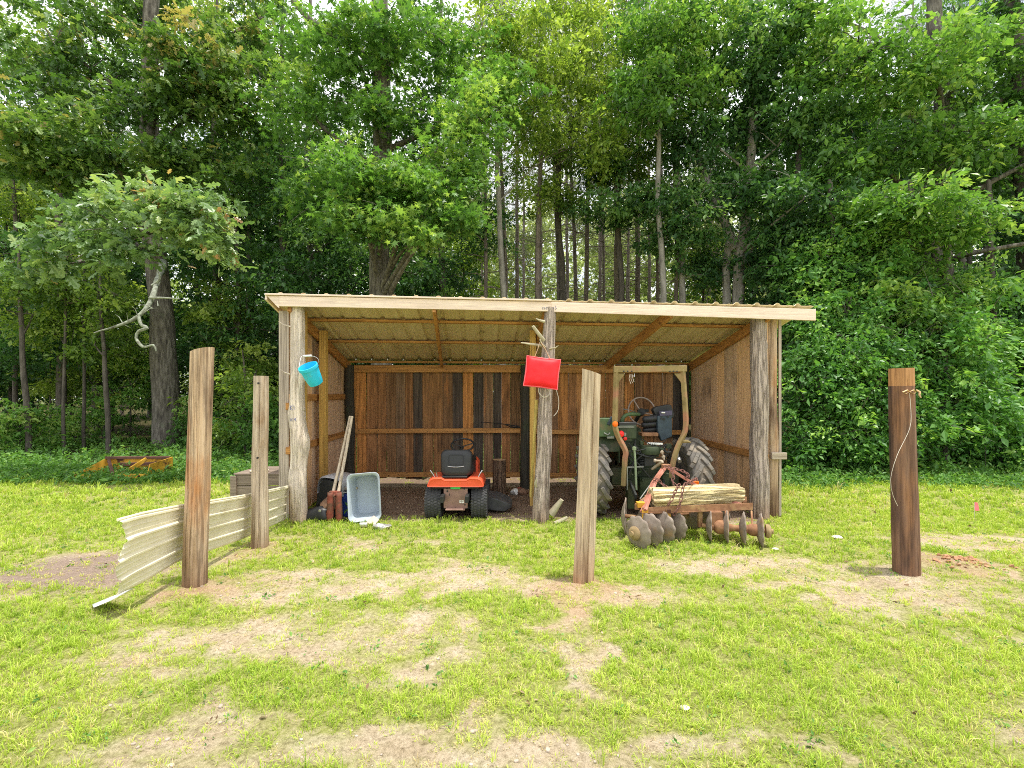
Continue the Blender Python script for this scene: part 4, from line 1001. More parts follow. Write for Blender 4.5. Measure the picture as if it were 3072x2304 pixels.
def make_shed():
    S = thing('open_shed', 'open-fronted board shed with a sloping metal roof on peeled log posts', 'shed', (.3, 7.8, 0))
    g = lambda x, y: float(gz(x, y))
    # front log posts
    mb = MB(); log_mesh(mb, (-2.96, 6.53, -.15), (-2.99, 6.55, 2.99), .118, .084, 3, amp=.12, knots=((.40, 3.0, .16, .045), (.52, 0., .10, .03), (.72, 3.2, .10, .025), (.46, 1.2, .05, .02), (.24, .1, .12, .03)))
    for (z, x, dx) in ((2.72, -3.09, -.11), (2.06, -3.08, -.09)):
        mb.tube([(x + .04, 6.48, z - .02), (x + dx * .5, 6.46, z + .01), (x + dx, 6.44, z + .05)], [.012, .009, .003], 5)
    mb.build('post', [M['cedar'], M['endgrain']], S, 50, label='smooth peeled pale log post with a swelling on its left side')
    for (z, segs) in ((1.585, [((-.05, .03), (-.05, -.03)), ((-.05, 0), (-.02, .03)), ((-.05, 0), (-.02, -.03)), ((.0, .03), (.005, -.03))]), (1.42, [((-.045, .02), (-.05, -.02)), ((-.02, .02), (-.035, 0)), ((-.035, 0), (-.02, -.02)), ((.02, .025), (.0, 0)), ((.0, 0), (.022, 0)), ((.02, .025), (.02, -.02))])):
        ink = MB()
        for (p, q) in segs:
            f = lambda a: Vector((-2.975 + a[0], 6.53 - .116 * math.cos(a[0] / .12) - .004, z + a[1]))
            ink.tube([f(p), f(((p[0] + q[0]) / 2, (p[1] + q[1]) / 2)), f(q)], .0035, 4)
        ink.build('pen_marks', M['ink'], S)
    mb = MB(); log_mesh(mb, (.385, 6.53, -.15), (.545, 6.66, 2.99), .118, .084, 6, amp=.10, knots=((.28, -1.3, .06, .02), (.62, -1.5, .05, .02)))
    mb.build('post', [M['cedarbark'], M['endgrain']], S, 50, label='leaning grey bark post with branch stubs near its top')
    for pts, rr in (([(.45, 6.55, 2.78), (.38, 6.50, 2.79), (.33, 6.47, 2.81)], [.022, .016, .006]), ([(.44, 6.54, 2.52), (.35, 6.45, 2.62), (.285, 6.42, 2.70)], [.03, .026, .022]), ([(.42, 6.54, 2.44), (.30, 6.44, 2.45), (.12, 6.40, 2.47)], [.022, .018, .008]),
                    ([(.46, 6.52, 2.42), (.40, 6.42, 2.46), (.38, 6.40, 2.52)], [.02, .014, .008]), ([(.52, 6.56, 2.40), (.60, 6.50, 2.41), (.64, 6.48, 2.44)], [.015, .01, .004]), ([(.33, 6.46, .50), (.32, 6.42, .56), (.34, 6.41, .62)], [.02, .018, .01])):
        mb = MB(); mb.tube(pts, rr, 7); mb.build('branch_stub', M['bone'], S, 60)
    mb = MB(); log_mesh(mb, (3.68, 6.97, -.2), (3.67, 6.99, 2.95), .136, .110, 9, amp=.06, knots=((.58, .1, .06, .02), (.85, 2.6, .06, .015)))
    mb.build('post', [M['cedarbark'], M['endgrain']], S, 50, label='thick grey bark post at the right front corner')
    mb = MB(); log_mesh(mb, (3.895, 7.02, -.1), (3.89, 7.04, 2.93), .076, .068, 12, n=14, amp=.04)
    mb.build('post', [M['post_tan'], M['endgrain']], S, 50, label='slim brown round pole at the right front corner')
    # rear posts
    for (x, y, r, z, sd) in ((-3.06, 8.86, .085, 2.3, 14), (.245, 8.80, .085, 2.30, 15), (3.30, 8.98, .08, 2.3, 16)):
        mb = MB(); log_mesh(mb, (x, y, -.1), (x, y, z), r * 1.05, r, sd, n=16, amp=.07)
        mb.build('rear_post', [M['darkpost'], M['endgrain']], S, 50)
    # sawn uprights
    for (x, y, w) in ((-2.99, 7.46, .105), (.33, 7.50, .095), (3.63, 8.32, .10), (-3.02, 6.78, .10)):
        zt = roof_z(x, y) - .05
        mb = MB(); mb.box((x, y, zt / 2 - .05), (w, w, zt + .1)); mb.build('upright', M['stud'], S, 40, .006)
    # walls
    mb = MB(); boards(mb, (-3.16, 8.93, 0), (3.42, 9.07, 0), (0, 1, 0), lambda t: .16, lambda t: 2.24, .185, .010, .02, 5)
    mb.build('back_wall', M['board'], S, 30)
    mb = MB(); boards(mb, (-3.12, 6.62, 0), (-3.16, 8.93, 0), (-1, 0, 0), lambda t: .04, lambda t: roof_z(-3.12, 6.62 + t * 2.3) - .03, .185, .006, .02, 6)
    mb.build('side_wall', M['sideboard'], S, 30, label='left side wall of vertical boards')
    mb = MB(); boards(mb, (3.80, 7.0, 0), (3.44, 9.05, 0), (1, .15, 0), lambda t: .0, lambda t: roof_z(3.8 - .36 * t, 7.0 + t * 2.05) - .03, .185, .006, .02, 8)
    mb.build('side_wall', M['sideboard'], S, 30, label='right side wall of vertical boards')
    mb = MB(); mb.box((-3.20, 6.60, 1.45), (.14, .022, 2.98)); mb.build('corner_board', M['grayedge'], S, 30, .003)
    mb = MB(); mb.box((4.0, 7.02, 1.42), (.035, .03, 2.95)); mb.build('corner_trim', M['grayedge'], S, 30, .003)
    # rails
    def rail(p0, p1, w, h, mat, name='rail'):
        mb = MB(); mb.beam(p0, p1, w, h); p0, p1 = Vector(p0), Vector(p1)
        if abs(p1.x - p0.x) > 1:
            for k in range(int((p1.x - p0.x) / .185)):
                mb.box(p0.lerp(p1, (k * .185 + .08) / (p1.x - p0.x)) + Vector((0, -w / 2, .012 * (-1) ** k)), (.012, .006, .012), mi=1)
        mb.build(name, [mat, M['black']], S, 40, .004)
    rail((-2.98, 8.885, 2.24), (.16, 8.885, 2.24), .04, .14, M['rail'], 'top_beam'); rail((.33, 8.885, 2.24), (3.24, 8.95, 2.23), .04, .14, M['rail'], 'top_beam')
    rail((-2.97, 8.895, 1.06), (.16, 8.895, 1.075), .04, .088, M['rail']); rail((.33, 8.895, 1.05), (3.22, 8.96, 1.03), .04, .088, M['rail'])
    rail((-2.97, 8.895, .235), (.16, 8.895, .235), .04, .088, M['rail']); rail((.33, 8.895, .225), (3.22, 8.96, .21), .04, .088, M['rail'])
    for z0, z1 in ((.99, 1.02), (1.72, 1.71)):
        rail((-3.095, 6.56, z0), (-3.135, 8.85, z1), .04, .10, M['raily'])
    rail((3.768, 6.92, .83), (3.43, 8.98, .90), .04, .10, M['raily'])
    mb = MB(); mb.box((3.93, 6.92, .86), (.22, .04, .10)); mb.build('rail_end', M['board_pale'], S, 40, .004)
    for z in (1.60, .98): 
        mb = MB(); mb.box((-3.12, 6.575, z), (.07, .06, .10)); mb.build('rail_end', M['rail'], S, 40, .004)
    # rafters
    for (xa, ya, xb, yb, w) in ((-3.06, 6.46, -3.10, 9.0, .045), (-1.08, 6.52, -1.34, 9.02, .045), (.48, 6.68, .30, 9.05, .045), (2.28, 6.74, 1.78, 9.1, .06), (3.74, 6.86, 3.40, 9.12, .045)):
        mb = MB(); mb.beam((xa, ya, roof_z(xa, ya) - .125), (xb, yb, roof_z(xb, yb) - .125), w, .14)
        mb.build('rafter', M['raily'], S, 40, .004)
    # purlins
    for w in (.255, .56, .93):
        a, b = roof_pt(.035, w), roof_pt(.955, w)
        mb = MB(); mb.beam(a - Vector((0, 0, .036)), b - Vector((0, 0, .036)), .085, .036); mb.build('purlin', M['rail'], S, 40, .003)
    # corrugated sheet
    xs = []; L = 7.78; rib = .305; k = 0
    u = 0.
    prof = []
    while u < L:
        prof += [(u, 0), (u + .06, 0), (u + .085, .006), (u + .105, .006), (u + .125, 0), (u + .165, 0), (u + .187, .027), (u + .2, .031), (u + .222, .031), (u + .235, .027), (u + .257, 0)]
        u += rib
    prof = [p for p in prof if p[0] <= L] + [(L, 0)]
    mb = MB(); rows = 9; n = len(prof)
    for i in range(rows):
        for (pu, pz) in prof:
            q = roof_pt(pu / L, i / (rows - 1)); mb.v.append(q + Vector((0, 0, pz + .006)))
    for i in range(rows - 1):
        for j in range(n - 1):
            a = i * n + j; mb.f.append([a, a + 1, a + n + 1, a + n]); mb.mi.append(0)
    ro = mb.build('roof_sheet', M['roof'], S, 25)
    sm = ro.modifiers.new('thickness', 'SOLIDIFY'); sm.thickness = .003
    # screw heads through the sheet above the back wall
    for j in range(24):
        q = roof_pt((.21 + j * rib) / L if (.21 + j * rib) < L else .99, .90); mb = MB(); mb.lathe([(0, -.03), (.012, -.03), (.012, -.006), (0, -.006)], 8, Matrix.Translation(q))
        mb.build('screw_head', M['chrome'], S)
    # fascia boards, meeting at the middle post
    mid = Vector((.545, 6.585, 0))
    fl = Vector((-3.16, 6.375, 0)); fr = Vector((4.40, 6.80, 0))
    def fasc(a, b, z0a, z1a, z0b, z1b, y):
        mb = MB(); d = Vector((0, .04, 0))
        vs = [a + Vector((0, y, z0a)), b + Vector((0, y, z0b)), b + Vector((0, y, z1b)), a + Vector((0, y, z1a))]
        mb.add(vs + [v + d for v in vs], [(0, 1, 2, 3), (7, 6, 5, 4), (0, 4, 5, 1), (1, 5, 6, 2), (2, 6, 7, 3), (3, 7, 4, 0)])
        return mb.build('fascia_board', M['fascia'], S, 40, .004)
    fasc(fl, mid, 2.965, 3.105, 2.93, 3.065, 0); fasc(mid + Vector((.004, 0, 0)), fr, 2.925, 3.062, 2.835, 3.00, .002)
    mb = MB(); mb.beam((-3.34, 6.372, 3.125), (.55, 6.58, 3.082), .05, .022); mb.build('drip_strip', M['fascia'], S, 40, .003)
    mb = MB(); mb.add([(-3.33, 6.385, 3.108), (-3.165, 6.385, 3.108), (-3.165, 6.385, 2.94), (-3.19, 6.385, 2.96), (-3.33, 6.395, 3.108), (-3.165, 6.395, 3.108), (-3.165, 6.395, 2.94), (-3.19, 6.395, 2.96)],
                      [(0, 1, 2, 3), (7, 6, 5, 4), (0, 4, 5, 1), (2, 6, 7, 3), (3, 7, 4, 0), (1, 5, 6, 2)]); mb.build('roof_end_trim', M['fascia'], S, 40)
    mb = MB(); mb.beam((-3.35, 6.40, 3.09), (-3.44, 9.1, 2.33), .03, .07); mb.build('edge_board', M['fascia'], S, 40, .003)
    f = lambda x, z: Vector((x, 6.585 + (x - .545) * .056 - .003, z))
    for (p, q) in (((.43, 2.985), (.43, 2.955)), ((.445, 2.985), (.465, 2.97)), ((.465, 2.97), (.445, 2.955)), ((.48, 2.985), (.50, 2.985)), ((.49, 2.985), (.485, 2.955)), ((.515, 2.97), (.53, 2.97)), ((.57, 2.985), (.59, 2.96)), ((.59, 2.985), (.57, 2.96)), ((.61, 3.01), (.61, 2.995)), ((.605, 2.985), (.625, 2.975)), ((.625, 2.975), (.605, 2.955))):
        mb = MB(); mb.tube([f(*p), f(*q)], .0028, 4); mb.build('pen_stroke', M['ink'], S)
    return S


# ------------------------------------------------------------------ standing poles and the siding sheet
def make_poles():
    t = thing('standing_post', 'tallest weathered orange-brown pole, standing by the near end of the cream metal siding', 'post', (-2.93, 4.36, 0))
    mb = MB(); log_mesh(mb, (-2.945, 4.36, -.1), (-2.885, 4.38, 2.19), .104, .098, 21, n=84, rings=60, grooves=((1.15, .016, .05), (1.62, .022, .045), (2.0, .014, .05), (.6, .012, .05)), amp=.035, tilt_cap=-.03, flat=(-2.2, .82), wob=.25)
    mb.build('pole', [M['post_tan'], M['endgrain']], t, 45)
    t = thing('standing_post', 'slim pale grey post with two bolt holes between the orange-brown pole and the shed', 'post', (-2.92, 5.43, 0))
    mb = MB(); log_mesh(mb, (-2.915, 5.43, -.1), (-2.905, 5.44, 1.985), .094, .079, 23, n=80, rings=50, grooves=((1.3, .014, .05), (1.85, .016, .05), (.8, .01, .05)), amp=.04, wob=.4, knots=((.55, -1.7, .05, .012), (.30, -1.2, .05, .012)))
    mb.build('pole', [M['post_gray'], M['endgrain']], t, 45)
    for (x, z) in ((-2.885, 1.90), (-2.895, 1.05)): mb = MB(); mb.lathe([(0, 0), (.011, 0), (.011, .012), (0, .012)], 10, Matrix.Translation((x, 5.352, z)) @ Matrix.Rotation(PI / 2, 4, 'X')); mb.build('bolt_hole', M['black'], t)
    t = thing('standing_post', 'split grey post with a long vertical crack standing in front of the tractor', 'post', (.70, 4.41, 0))
    mb = MB(); pts0 = []
    rings = 30
    shape = [(-.10, -.05), (-.02, -.095), (.012, -.088), (.018, -.072), (.03, -.085), (.075, -.062), (.1, 0), (.08, .07), (0, .1), (-.08, .07)]
    vs = []; n = 40
    for i in range(rings + 1):
        tt = i / rings
        c = Vector((.665, 4.41, -.1)).lerp(Vector((.748, 4.43, 1.99)), tt); s = 1.04 - .12 * tt
        for k in range(n):
            f = k / n * len(shape); a, b = shape[int(f)], shape[(int(f) + 1) % len(shape)]; w = f - int(f)
            x = a[0] * (1 - w) + b[0] * w; y = a[1] * (1 - w) + b[1] * w
            nz = 1 + .05 * mnoise.noise(Vector((x * 14, y * 14, tt * 3.5))) + .02 * mnoise.noise(Vector((x * 60, y * 60, tt * 9)))
            vs.append(c + Vector((x * s * nz, y * s * nz, (-.03 * x / .1 if i == rings else 0))))
    mb.add(vs, [(i * n + k, i * n + (k + 1) % n, (i + 1) * n + (k + 1) % n, (i + 1) * n + k) for i in range(rings) for k in range(n)])
    mb.add(vs[-n:], [tuple(range(n))], 1)
    mb.build('pole', [M['post_mid'], M['endgrain']], t, 50)
    t = thing('standing_post', 'thick dark creosoted pole with a pale orange cut top', 'post', (3.9, 4.65, 0))
    mb = MB(); log_mesh(mb, (3.905, 4.65, -.1), (3.862, 4.66, 1.86), .112, .104, 27, n=84, rings=50, grooves=((1.75, .016, .045), (1.35, .010, .05), (2.25, .01, .05)), amp=.025, wob=.2); mb.build('pole', [M['creosote'], M['endgrain']], t, 45)
    mb = MB(); log_mesh(mb, (3.862, 4.66, 1.855), (3.857, 4.66, 2.035), .1035, .101, 27, n=84, rings=8, grooves=((1.75, .016, .045), (1.35, .010, .05)), amp=.025, wob=.2); mb.build('cut_top', [M['freshcut'], M['freshcut']], t, 45)
    t = thing('ribbon', 'frayed tan ribbon tied round the top of the dark creosoted pole', 'ribbon', (3.86, 4.5, 1.8))
    for sx in (-1, 1):
        mb = MB(); mb.tube([(3.84, 4.545, 1.80), (3.84 + sx * .03, 4.53, 1.82), (3.84 + sx * .062, 4.545, 1.80), (3.84 + sx * .04, 4.535, 1.785), (3.84, 4.545, 1.80)], [.005, .012, .010, .009, .004], 6, flat=.35); mb.build('bow', M['ribbon'], t)
    mb = MB(); mb.tube([(3.955, 4.6, 1.82), (3.975, 4.58, 1.80), (3.965, 4.575, 1.77), (3.98, 4.575, 1.745)], [.009, .011, .009, .006], 6)
    mb.build('ribbon_end', M['ribbon'], t)
    mb = MB(); p, r = smooth_path([(3.84, 4.54, 1.79), (3.845, 4.53, 1.62), (3.79, 4.48, 1.45), (3.62, 4.42, 1.2), (3.56, 4.42, .98), (3.60, 4.44, .82), (3.66, 4.46, .72)], [.0022] * 7, .06)
    mb.tube(p, r, 5); mb.build('loose_wire', M['wire'], t)

    # cream metal siding on edge along the two left posts
    t = thing('siding_sheet', 'bent cream corrugated metal siding sheet standing on edge along the left posts', 'metal sheet', (-3.05, 5.0, 0))
    prof = []                                                     # down the sheet: (s, depth)
    s = 0
    for kx in range(4):
        prof += [(s, 0), (s + .018, .022), (s + .038, .022), (s + .056, 0), (s + .092, 0), (s + .097, .005), (s + .106, .005), (s + .111, 0), (s + .146, 0), (s + .151, .005), (s + .16, .005), (s + .165, 0), (s + .186, 0)]
        s += .186
    Ls = s
    ys = np.linspace(3.66, 6.46, 30); mb = MB(); n = len(prof)
    for y in ys:
        tt = (y - 3.66) / 2.8
        zt = np.interp(y, [3.66, 3.8, 4.35, 5.43, 6.5], [.80, .80, .745, .605, .50]); zb = np.interp(y, [3.66, 3.8, 4.35, 5.43, 6.5], [.16, .18, .22, .10, .04])
        for (ss, dp) in prof:
            f = ss / Ls
            z = zt + (zb - zt) * f
            curl = max(0, (4.0 - y) / .34) ** 1.5 * max(0, f - .78) ** 1.2 * 1.2
            x = -3.075 - .04 * f + dp * 1.0 - curl * .5 + .02 * mnoise.noise(Vector((y * 1.5, f * 2, 0)))
            yy = y + (.05 * math.sin(f * 7.5) + .12 * f) * max(0, (3.95 - y) / .3)
            mb.v.append(Vector((x, yy, z - curl * .10)))
    for i in range(len(ys) - 1):
        for j in range(n - 1):
            a = i * n + j; mb.f.append([a, a + 1, a + n + 1, a + n]); mb.mi.append(0)
    o = mb.build('sheet', M['siding'], t, 25); sm = o.modifiers.new('thickness', 'SOLIDIFY'); sm.thickness = .002
    mb = MB(); mb.add([(-3.17, 3.72, .155), (-3.16, 3.92, .165), (-3.42, 4.02, .035), (-3.52, 3.94, .02), (-3.40, 3.82, .05)], [(0, 1, 2, 3, 4)])
    for k in range(6):
        pass
    o = mb.build('bent_flap', M['white'], t); sm = o.modifiers.new('thickness', 'SOLIDIFY'); sm.thickness = .004
    # cap along the top edge
    mb = MB(); mb.tube([(-3.07, y, float(np.interp(y, [3.66, 3.8, 4.35, 5.43, 6.5], [.80, .80, .745, .605, .50])) + .004) for y in np.linspace(3.66, 6.46, 12)], .012, 6); mb.build('rolled_edge', M['siding'], t)


# ------------------------------------------------------------------ smaller things in and around the shed
def rrect(w, h, r, n=5):
    out = []
    for (cx, cy, a0) in ((w / 2 - r, h / 2 - r, 0), (-w / 2 + r, h / 2 - r, PI / 2), (-w / 2 + r, -h / 2 + r, PI), (w / 2 - r, -h / 2 + r, 1.5 * PI)):
        for k in range(n + 1):
            a = a0 + PI / 2 * k / n; out.append((cx + r * math.cos(a), cy + r * math.sin(a)))
    return out


def make_small():
    # bucket hanging on the left post: tipped so that its base shows
    t = thing('bucket', 'small bright cyan plastic bucket hanging from the left log post', 'bucket', (-2.69, 6.32, 1.95))
    Mx = Matrix.Translation((-2.625, 6.30, 1.915)) @ Matrix.Rotation(R(-14), 4, 'Y') @ Matrix.Rotation(R(30), 4, 'X') @ Matrix.Scale(.9, 4)
    mb = MB(); mb.lathe([(0, .006), (.098, .006), (.10, .0), (.108, .03), (.118, .12), (.128, .25), (.140, .252), (.142, .262), (.14, .30), (.132, .302), (.122, .24), (.10, .03), (0, .02)], 32, Mx)
    b = mb.build('body', M['cyan'], t, 40)
    mb = MB(); mb.lathe([(0, -.004), (.088, -.004), (.09, .003), (0, .003)], 28, Mx); mb.build('base', M['cyan_dk'], t, 40)
    mb = MB(); pa = Mx @ Vector((-.142, 0, .28)); pb = Mx @ Vector((.142, 0, .28))
    hk = Vector((-2.80, 6.35, 2.285))
    p, r = smooth_path([pa, Vector((-2.84, 6.33, 2.27)), hk, Vector((-2.67, 6.33, 2.28)), Vector((-2.60, 6.31, 2.24)), pb], [.004] * 6, .05); mb.tube(p, r, 6); mb.build('handle', M['chrome'], t)
    mb = MB(); mb.tube([(-2.81, 6.345, 2.285), (-2.70, 6.335, 2.29)], .014, 8); mb.build('grip', M['white'], t)
    # red cushion hanging on the middle post
    t = thing('seat_cushion', 'square bright red cushion hanging by tan straps from the middle post', 'cushion', (.40, 6.33, 2.05))
    mb = MB(); N = 14; Mx = Matrix.Translation((.405, 6.33, 2.06)) @ Matrix.Rotation(R(7), 4, 'Y') @ Matrix.Rotation(R(-6), 4, 'X')
    vs = []
    for sgn in (-1, 1):
        for i in range(N + 1):
            for j in range(N + 1):
                a, b2 = i / N * 2 - 1, j / N * 2 - 1
                pin = 1 - .045 * (1 - b2 * b2) * abs(a) ** 3; pin2 = 1 - .045 * (1 - a * a) * abs(b2) ** 3
                th = .052 * ((1 - abs(a) ** 4) * (1 - abs(b2) ** 4)) ** .5 + .004
                th += .006 * mnoise.noise(Vector((a * 3, b2 * 3, sgn)))
                vs.append(Mx @ Vector((a * .225 * pin, sgn * th, b2 * .20 * pin2)))
    K = (N + 1) ** 2; fs = []
    for i in range(N):
        for j in range(N):
            a = i * (N + 1) + j; fs += [(a, a + N + 1, a + N + 2, a + 1), (K + a, K + a + 1, K + a + N + 2, K + a + N + 1)]
    mb.add(vs, fs); mb.build('pad', M['redvinyl'], t, 80)
    mb = MB(); ed = [(-1, -1), (0, -.955), (1, -1), (.955, 0), (1, 1), (0, .955), (-1, 1), (-.955, 0)]
    mb.tube([Mx @ Vector((a * .228, 0, b2 * .203)) for a, b2 in ed], .011, 8, closed=True); mb.build('piping', M['piping'], t)
    mb = MB()
    for sx in (-1, 1):
        mb.tube([Mx @ Vector((sx * .105 - .02, 0, .20)), Vector((.40 + sx * .05, 6.36, 2.38)), Vector((.385 + sx * .01, 6.41, 2.475))], [.014, .013, .012], 6, flat=.35)
    mb.build('strap', M['strap'], t)
    mb = MB(); p, r = smooth_path([(.36, 6.40, 1.88), (.37, 6.39, 1.78), (.44, 6.38, 1.73), (.51, 6.39, 1.77), (.50, 6.41, 1.85)], [.005] * 5, .03); mb.tube(p, r, 5)
    p, r = smooth_path([(.60, 6.46, 1.85), (.64, 6.45, 1.70), (.63, 6.44, 1.55), (.57, 6.43, 1.47)], [.004] * 4, .03); mb.tube(p, r, 5); mb.build('cord', M['wire'], t)
    # yellow stick beside the middle post
    t = thing('stick', 'long yellow cut stick leaning between the middle post and the sawn upright', 'stick', (.29, 6.9, 0))
    mb = MB(); log_mesh(mb, (.275, 6.95, .25), (.355, 6.80, 1.69), .02, .026, 31, n=10, rings=20, amp=.08); mb.build('shaft', [M['bamboo'], M['endgrain']], t, 50)
    # stump
    t = thing('wood_stump', 'upright round log with dark bark standing against the back wall right of the mower', 'log', (-.22, 8.2, 0))
    mb = MB(); log_mesh(mb, (-.235, 8.2, -.03), (-.225, 8.2, .62), .13, .118, 33, n=30, rings=22, amp=.09); mb.build('log', [M['stump'], M['endgrain']], t, 50)
    # bundle of cloth by the rear post
    t = thing('rag_bundle', 'crumpled pale and dark red rags at the foot of the middle rear post', 'rags', (.14, 8.3, 0))
    for k, (x, y, mt) in enumerate(((.05, 8.32, M['white']), (.17, 8.30, M['cloth']), (.13, 8.42, M['redrust']))):
        mb = MB(); vs = []; 
        mb.lathe([(0, -.02), (.08, 0), (.09, .04), (.05, .085), (0, .10)], 16, Matrix.Translation((x, y, .0)))
        for i, v in enumerate(mb.v): mb.v[i] = v + Vector((mnoise.noise(v * 18), mnoise.noise(v * 18 + Vector((5, 0, 0))), mnoise.noise(v * 15 + Vector((0, 9, 0))))) * .04
        mb.build('rag', mt, t, 70)
    # grey tote standing on its end
    t = thing('storage_tote', 'pale blue-grey plastic storage tote stood on end with its open top facing out', 'tote', (-2.02, 6.62, 0))
    Mx = Matrix.Translation((-2.02, 6.46, .02)) @ Matrix.Rotation(R(-4), 4, 'Y') @ Matrix.Rotation(R(7), 4, 'Z') @ Matrix.Rotation(R(-6), 4, 'X')
    def ring(w, h, y, r, cz=.33): return [Mx @ Vector((x, y, z + cz)) for (x, z) in rrect(w, h, r, 6)]
    mb = MB(); mb.loft([ring(.39, .60, .02, .07), ring(.43, .645, .0, .075), ring(.435, .65, .012, .075), ring(.40, .612, .03, .07), ring(.335, .53, .36, .05), ring(.32, .51, .375, .04)], caps=False)
    n = len(ring(.1, .1, 0, .01)); k0 = len(mb.v)
    mb.f.append(list(range(k0 - n, k0))); mb.mi.append(0)
    inner = [ring(.39, .60, .02, .07), ring(.375, .585, .05, .066), ring(.315, .51, .345, .05)]
    mb.loft(inner, caps=False); mb.f.append(list(range(len(mb.v) - n, len(mb.v)))); mb.mi.append(0)
    mb.build('body', M['tote'], t, 35)
    mb = MB(); mb.loft([ring(.437, .652, -.004, .076), ring(.447, .662, .004, .08), ring(.437, .652, .016, .076), ring(.41, .622, .006, .073)], caps=False)
    b0 = len(mb.v) - 4 * n
    for k in range(n): mb.f.append([b0 + 3 * n + k, b0 + 3 * n + (k + 1) % n, b0 + (k + 1) % n, b0 + k]); mb.mi.append(0)
    mb.build('rim', M['tote'], t, 60)
    # litter at the mouth of the tote
    t = thing('foil_scrap', 'crumpled shiny foil scrap lying on the grass in front of the tote', 'litter', (-1.72, 6.2, 0))
    mb = MB(); mb.lathe([(0, -.01), (.07, .0), (.08, .025), (.03, .05), (0, .05)], 14, Matrix.Translation((-1.72, 6.2, float(gz(-1.72, 6.2)) + .02)), sx=1.6)
    for i, v in enumerate(mb.v): mb.v[i] = v + Vector((mnoise.noise(v * 30), mnoise.noise(v * 30 + Vector((5, 0, 0))), mnoise.noise(v * 25 + Vector((0, 9, 0))))) * .03
    mb.build('scrap', M['foil'], t, 10)
    t = thing('paper_scrap', 'pinkish crumpled paper scrap at the lower lip of the tote', 'litter', (-1.9, 6.33, 0))
    mb = MB(); mb.add([(-1.98, 6.36, .03), (-1.84, 6.3, .02), (-1.80, 6.37, .07), (-1.88, 6.40, .12), (-1.96, 6.42, .06)], [(0, 1, 2), (0, 2, 3), (0, 3, 4)]); mb.build('scrap', M['paper'], t)
    t = thing('tin_can', 'small shiny flattened can in the grass just left of the foil scrap', 'litter', (-2.0, 6.28, 0))
    mb = MB(); mb.lathe([(0, -.05), (.03, -.05), (.032, .05), (0, .05)], 12, Matrix.Translation((-1.98, 6.27, .03)) @ Matrix.Rotation(PI / 2, 4, 'Y'), sy=.7); mb.build('can', M['foil'], t)
    # blue box and pale board on it
    t = thing('blue_box', 'dark blue plastic box with a leafy green emblem behind the digger, left of the tote', 'box', (-2.35, 6.85, 0))
    mb = MB(); mb.box((-2.43, 6.9, .17), (.28, .28, .34)); mb.build('body', M['bluebox'], t, 40, .012)
    mb = MB(); mb.box((-2.43, 6.9, .365), (.30, .30, .05)); mb.build('lid', M['black'], t, 40, .01)
    mb = MB(); mb.box((-2.41, 6.745, .36), (.13, .012, .014)); mb.build('lid_clip', M['carrier'], t, 40)
    mb = MB(); y = 6.757
    for (cx, cz, s, a) in ((-2.31, .22, .04, .6), (-2.34, .19, .035, -.5), (-2.28, .17, .04, 1.2), (-2.31, .10, .055, 1.5), (-2.36, .08, .035, .3)):
        cx -= .04; d = Vector((math.sin(a), 0, math.cos(a))); q = Vector((d.z, 0, -d.x)); c = Vector((cx, y, cz))
        mb.add([c - d * s, c + q * s * .4, c + d * s, c - q * s * .4], [(0, 1, 2, 3)])
    mb.build('emblem', M['sticker'], t)
    t = thing('loose_board', 'pale board lying flat on top of the dark blue box', 'board', (-2.35, 6.9, .4))
    mb = MB(); mb.box((-2.42, 6.92, .407), (.36, .30, .03), (0, 0, .05)); mb.build('plank', M['board_pale'], t, 40, .004)
    # post hole digger
    t = thing('post_hole_digger', 'post hole digger with two long wooden handles and rusty red blades, standing by the tote', 'digger', (-2.42, 6.55, 0))
    for (b0, b1) in (((-2.50, 6.55, .36), (-2.40, 6.98, 1.44)), ((-2.415, 6.52, .36), (-2.355, 6.93, 1.44))):
        mb = MB(); log_mesh(mb, (b0[0] + (.0 if b0[0] < -2.45 else 0), b0[1], b0[2]), b1, .024, .02, 41, n=12, rings=10, amp=.02); mb.build('handle', [M['handlewood'], M['handlewood']], t, 60)
    for (x, a) in ((-2.515, -.12), (-2.405, .1)):
        mb = MB(); rows = 8; cols = 6
        for i in range(rows + 1):
            f = i / rows; w = .05 * (1 - .25 * (1 - f)) * (1 if f < .85 else 1 - (f - .85) * 2)
            for j in range(cols + 1):
                s = j / cols * 2 - 1
                mb.v.append(Vector((x + s * w + a * .1 * f, 6.52 - .03 * (1 - s * s), .41 - f * .40)))
        for i in range(rows):
            for j in range(cols):
                q = i * (cols + 1) + j; mb.f.append([q, q + 1, q + cols + 2, q + cols + 1]); mb.mi.append(0)
        o = mb.build('blade', M['redrust'], t, 50); sm = o.modifiers.new('thickness', 'SOLIDIFY'); sm.thickness = .006
    mb = MB(); mb.box((-2.46, 6.53, .40), (.15, .05, .05)); mb.lathe([(0, -.04), (.014, -.04), (.014, .04), (0, .04)], 10, Matrix.Translation((-2.455, 6.50, .37)) @ Matrix.Rotation(PI / 2, 4, 'X')); mb.build('hinge', M['redrust'], t, 40, .004)
    # pet carrier
    t = thing('pet_carrier', 'grey-topped pet carrier with a black open doorway in the left corner of the shed', 'pet carrier', (-2.72, 6.95, 0))
    Mx = Matrix.Translation((-2.66, 6.78, .12)) @ Matrix.Rotation(R(-14), 4, 'Z') @ Matrix.Rotation(R(6), 4, 'Y')
    def arch(w, h, y, z0=0):
        pts = [(-w / 2, z0), (w / 2, z0)]; 
        for k in range(11):
            a = PI * k / 10; pts.append((w / 2 * math.copysign(abs(math.cos(a)) ** .55, math.cos(a)), z0 + h * (.42 + .58 * abs(math.sin(a)) ** .7)))
        return [Mx @ Vector((x, y, z)) for x, z in pts]
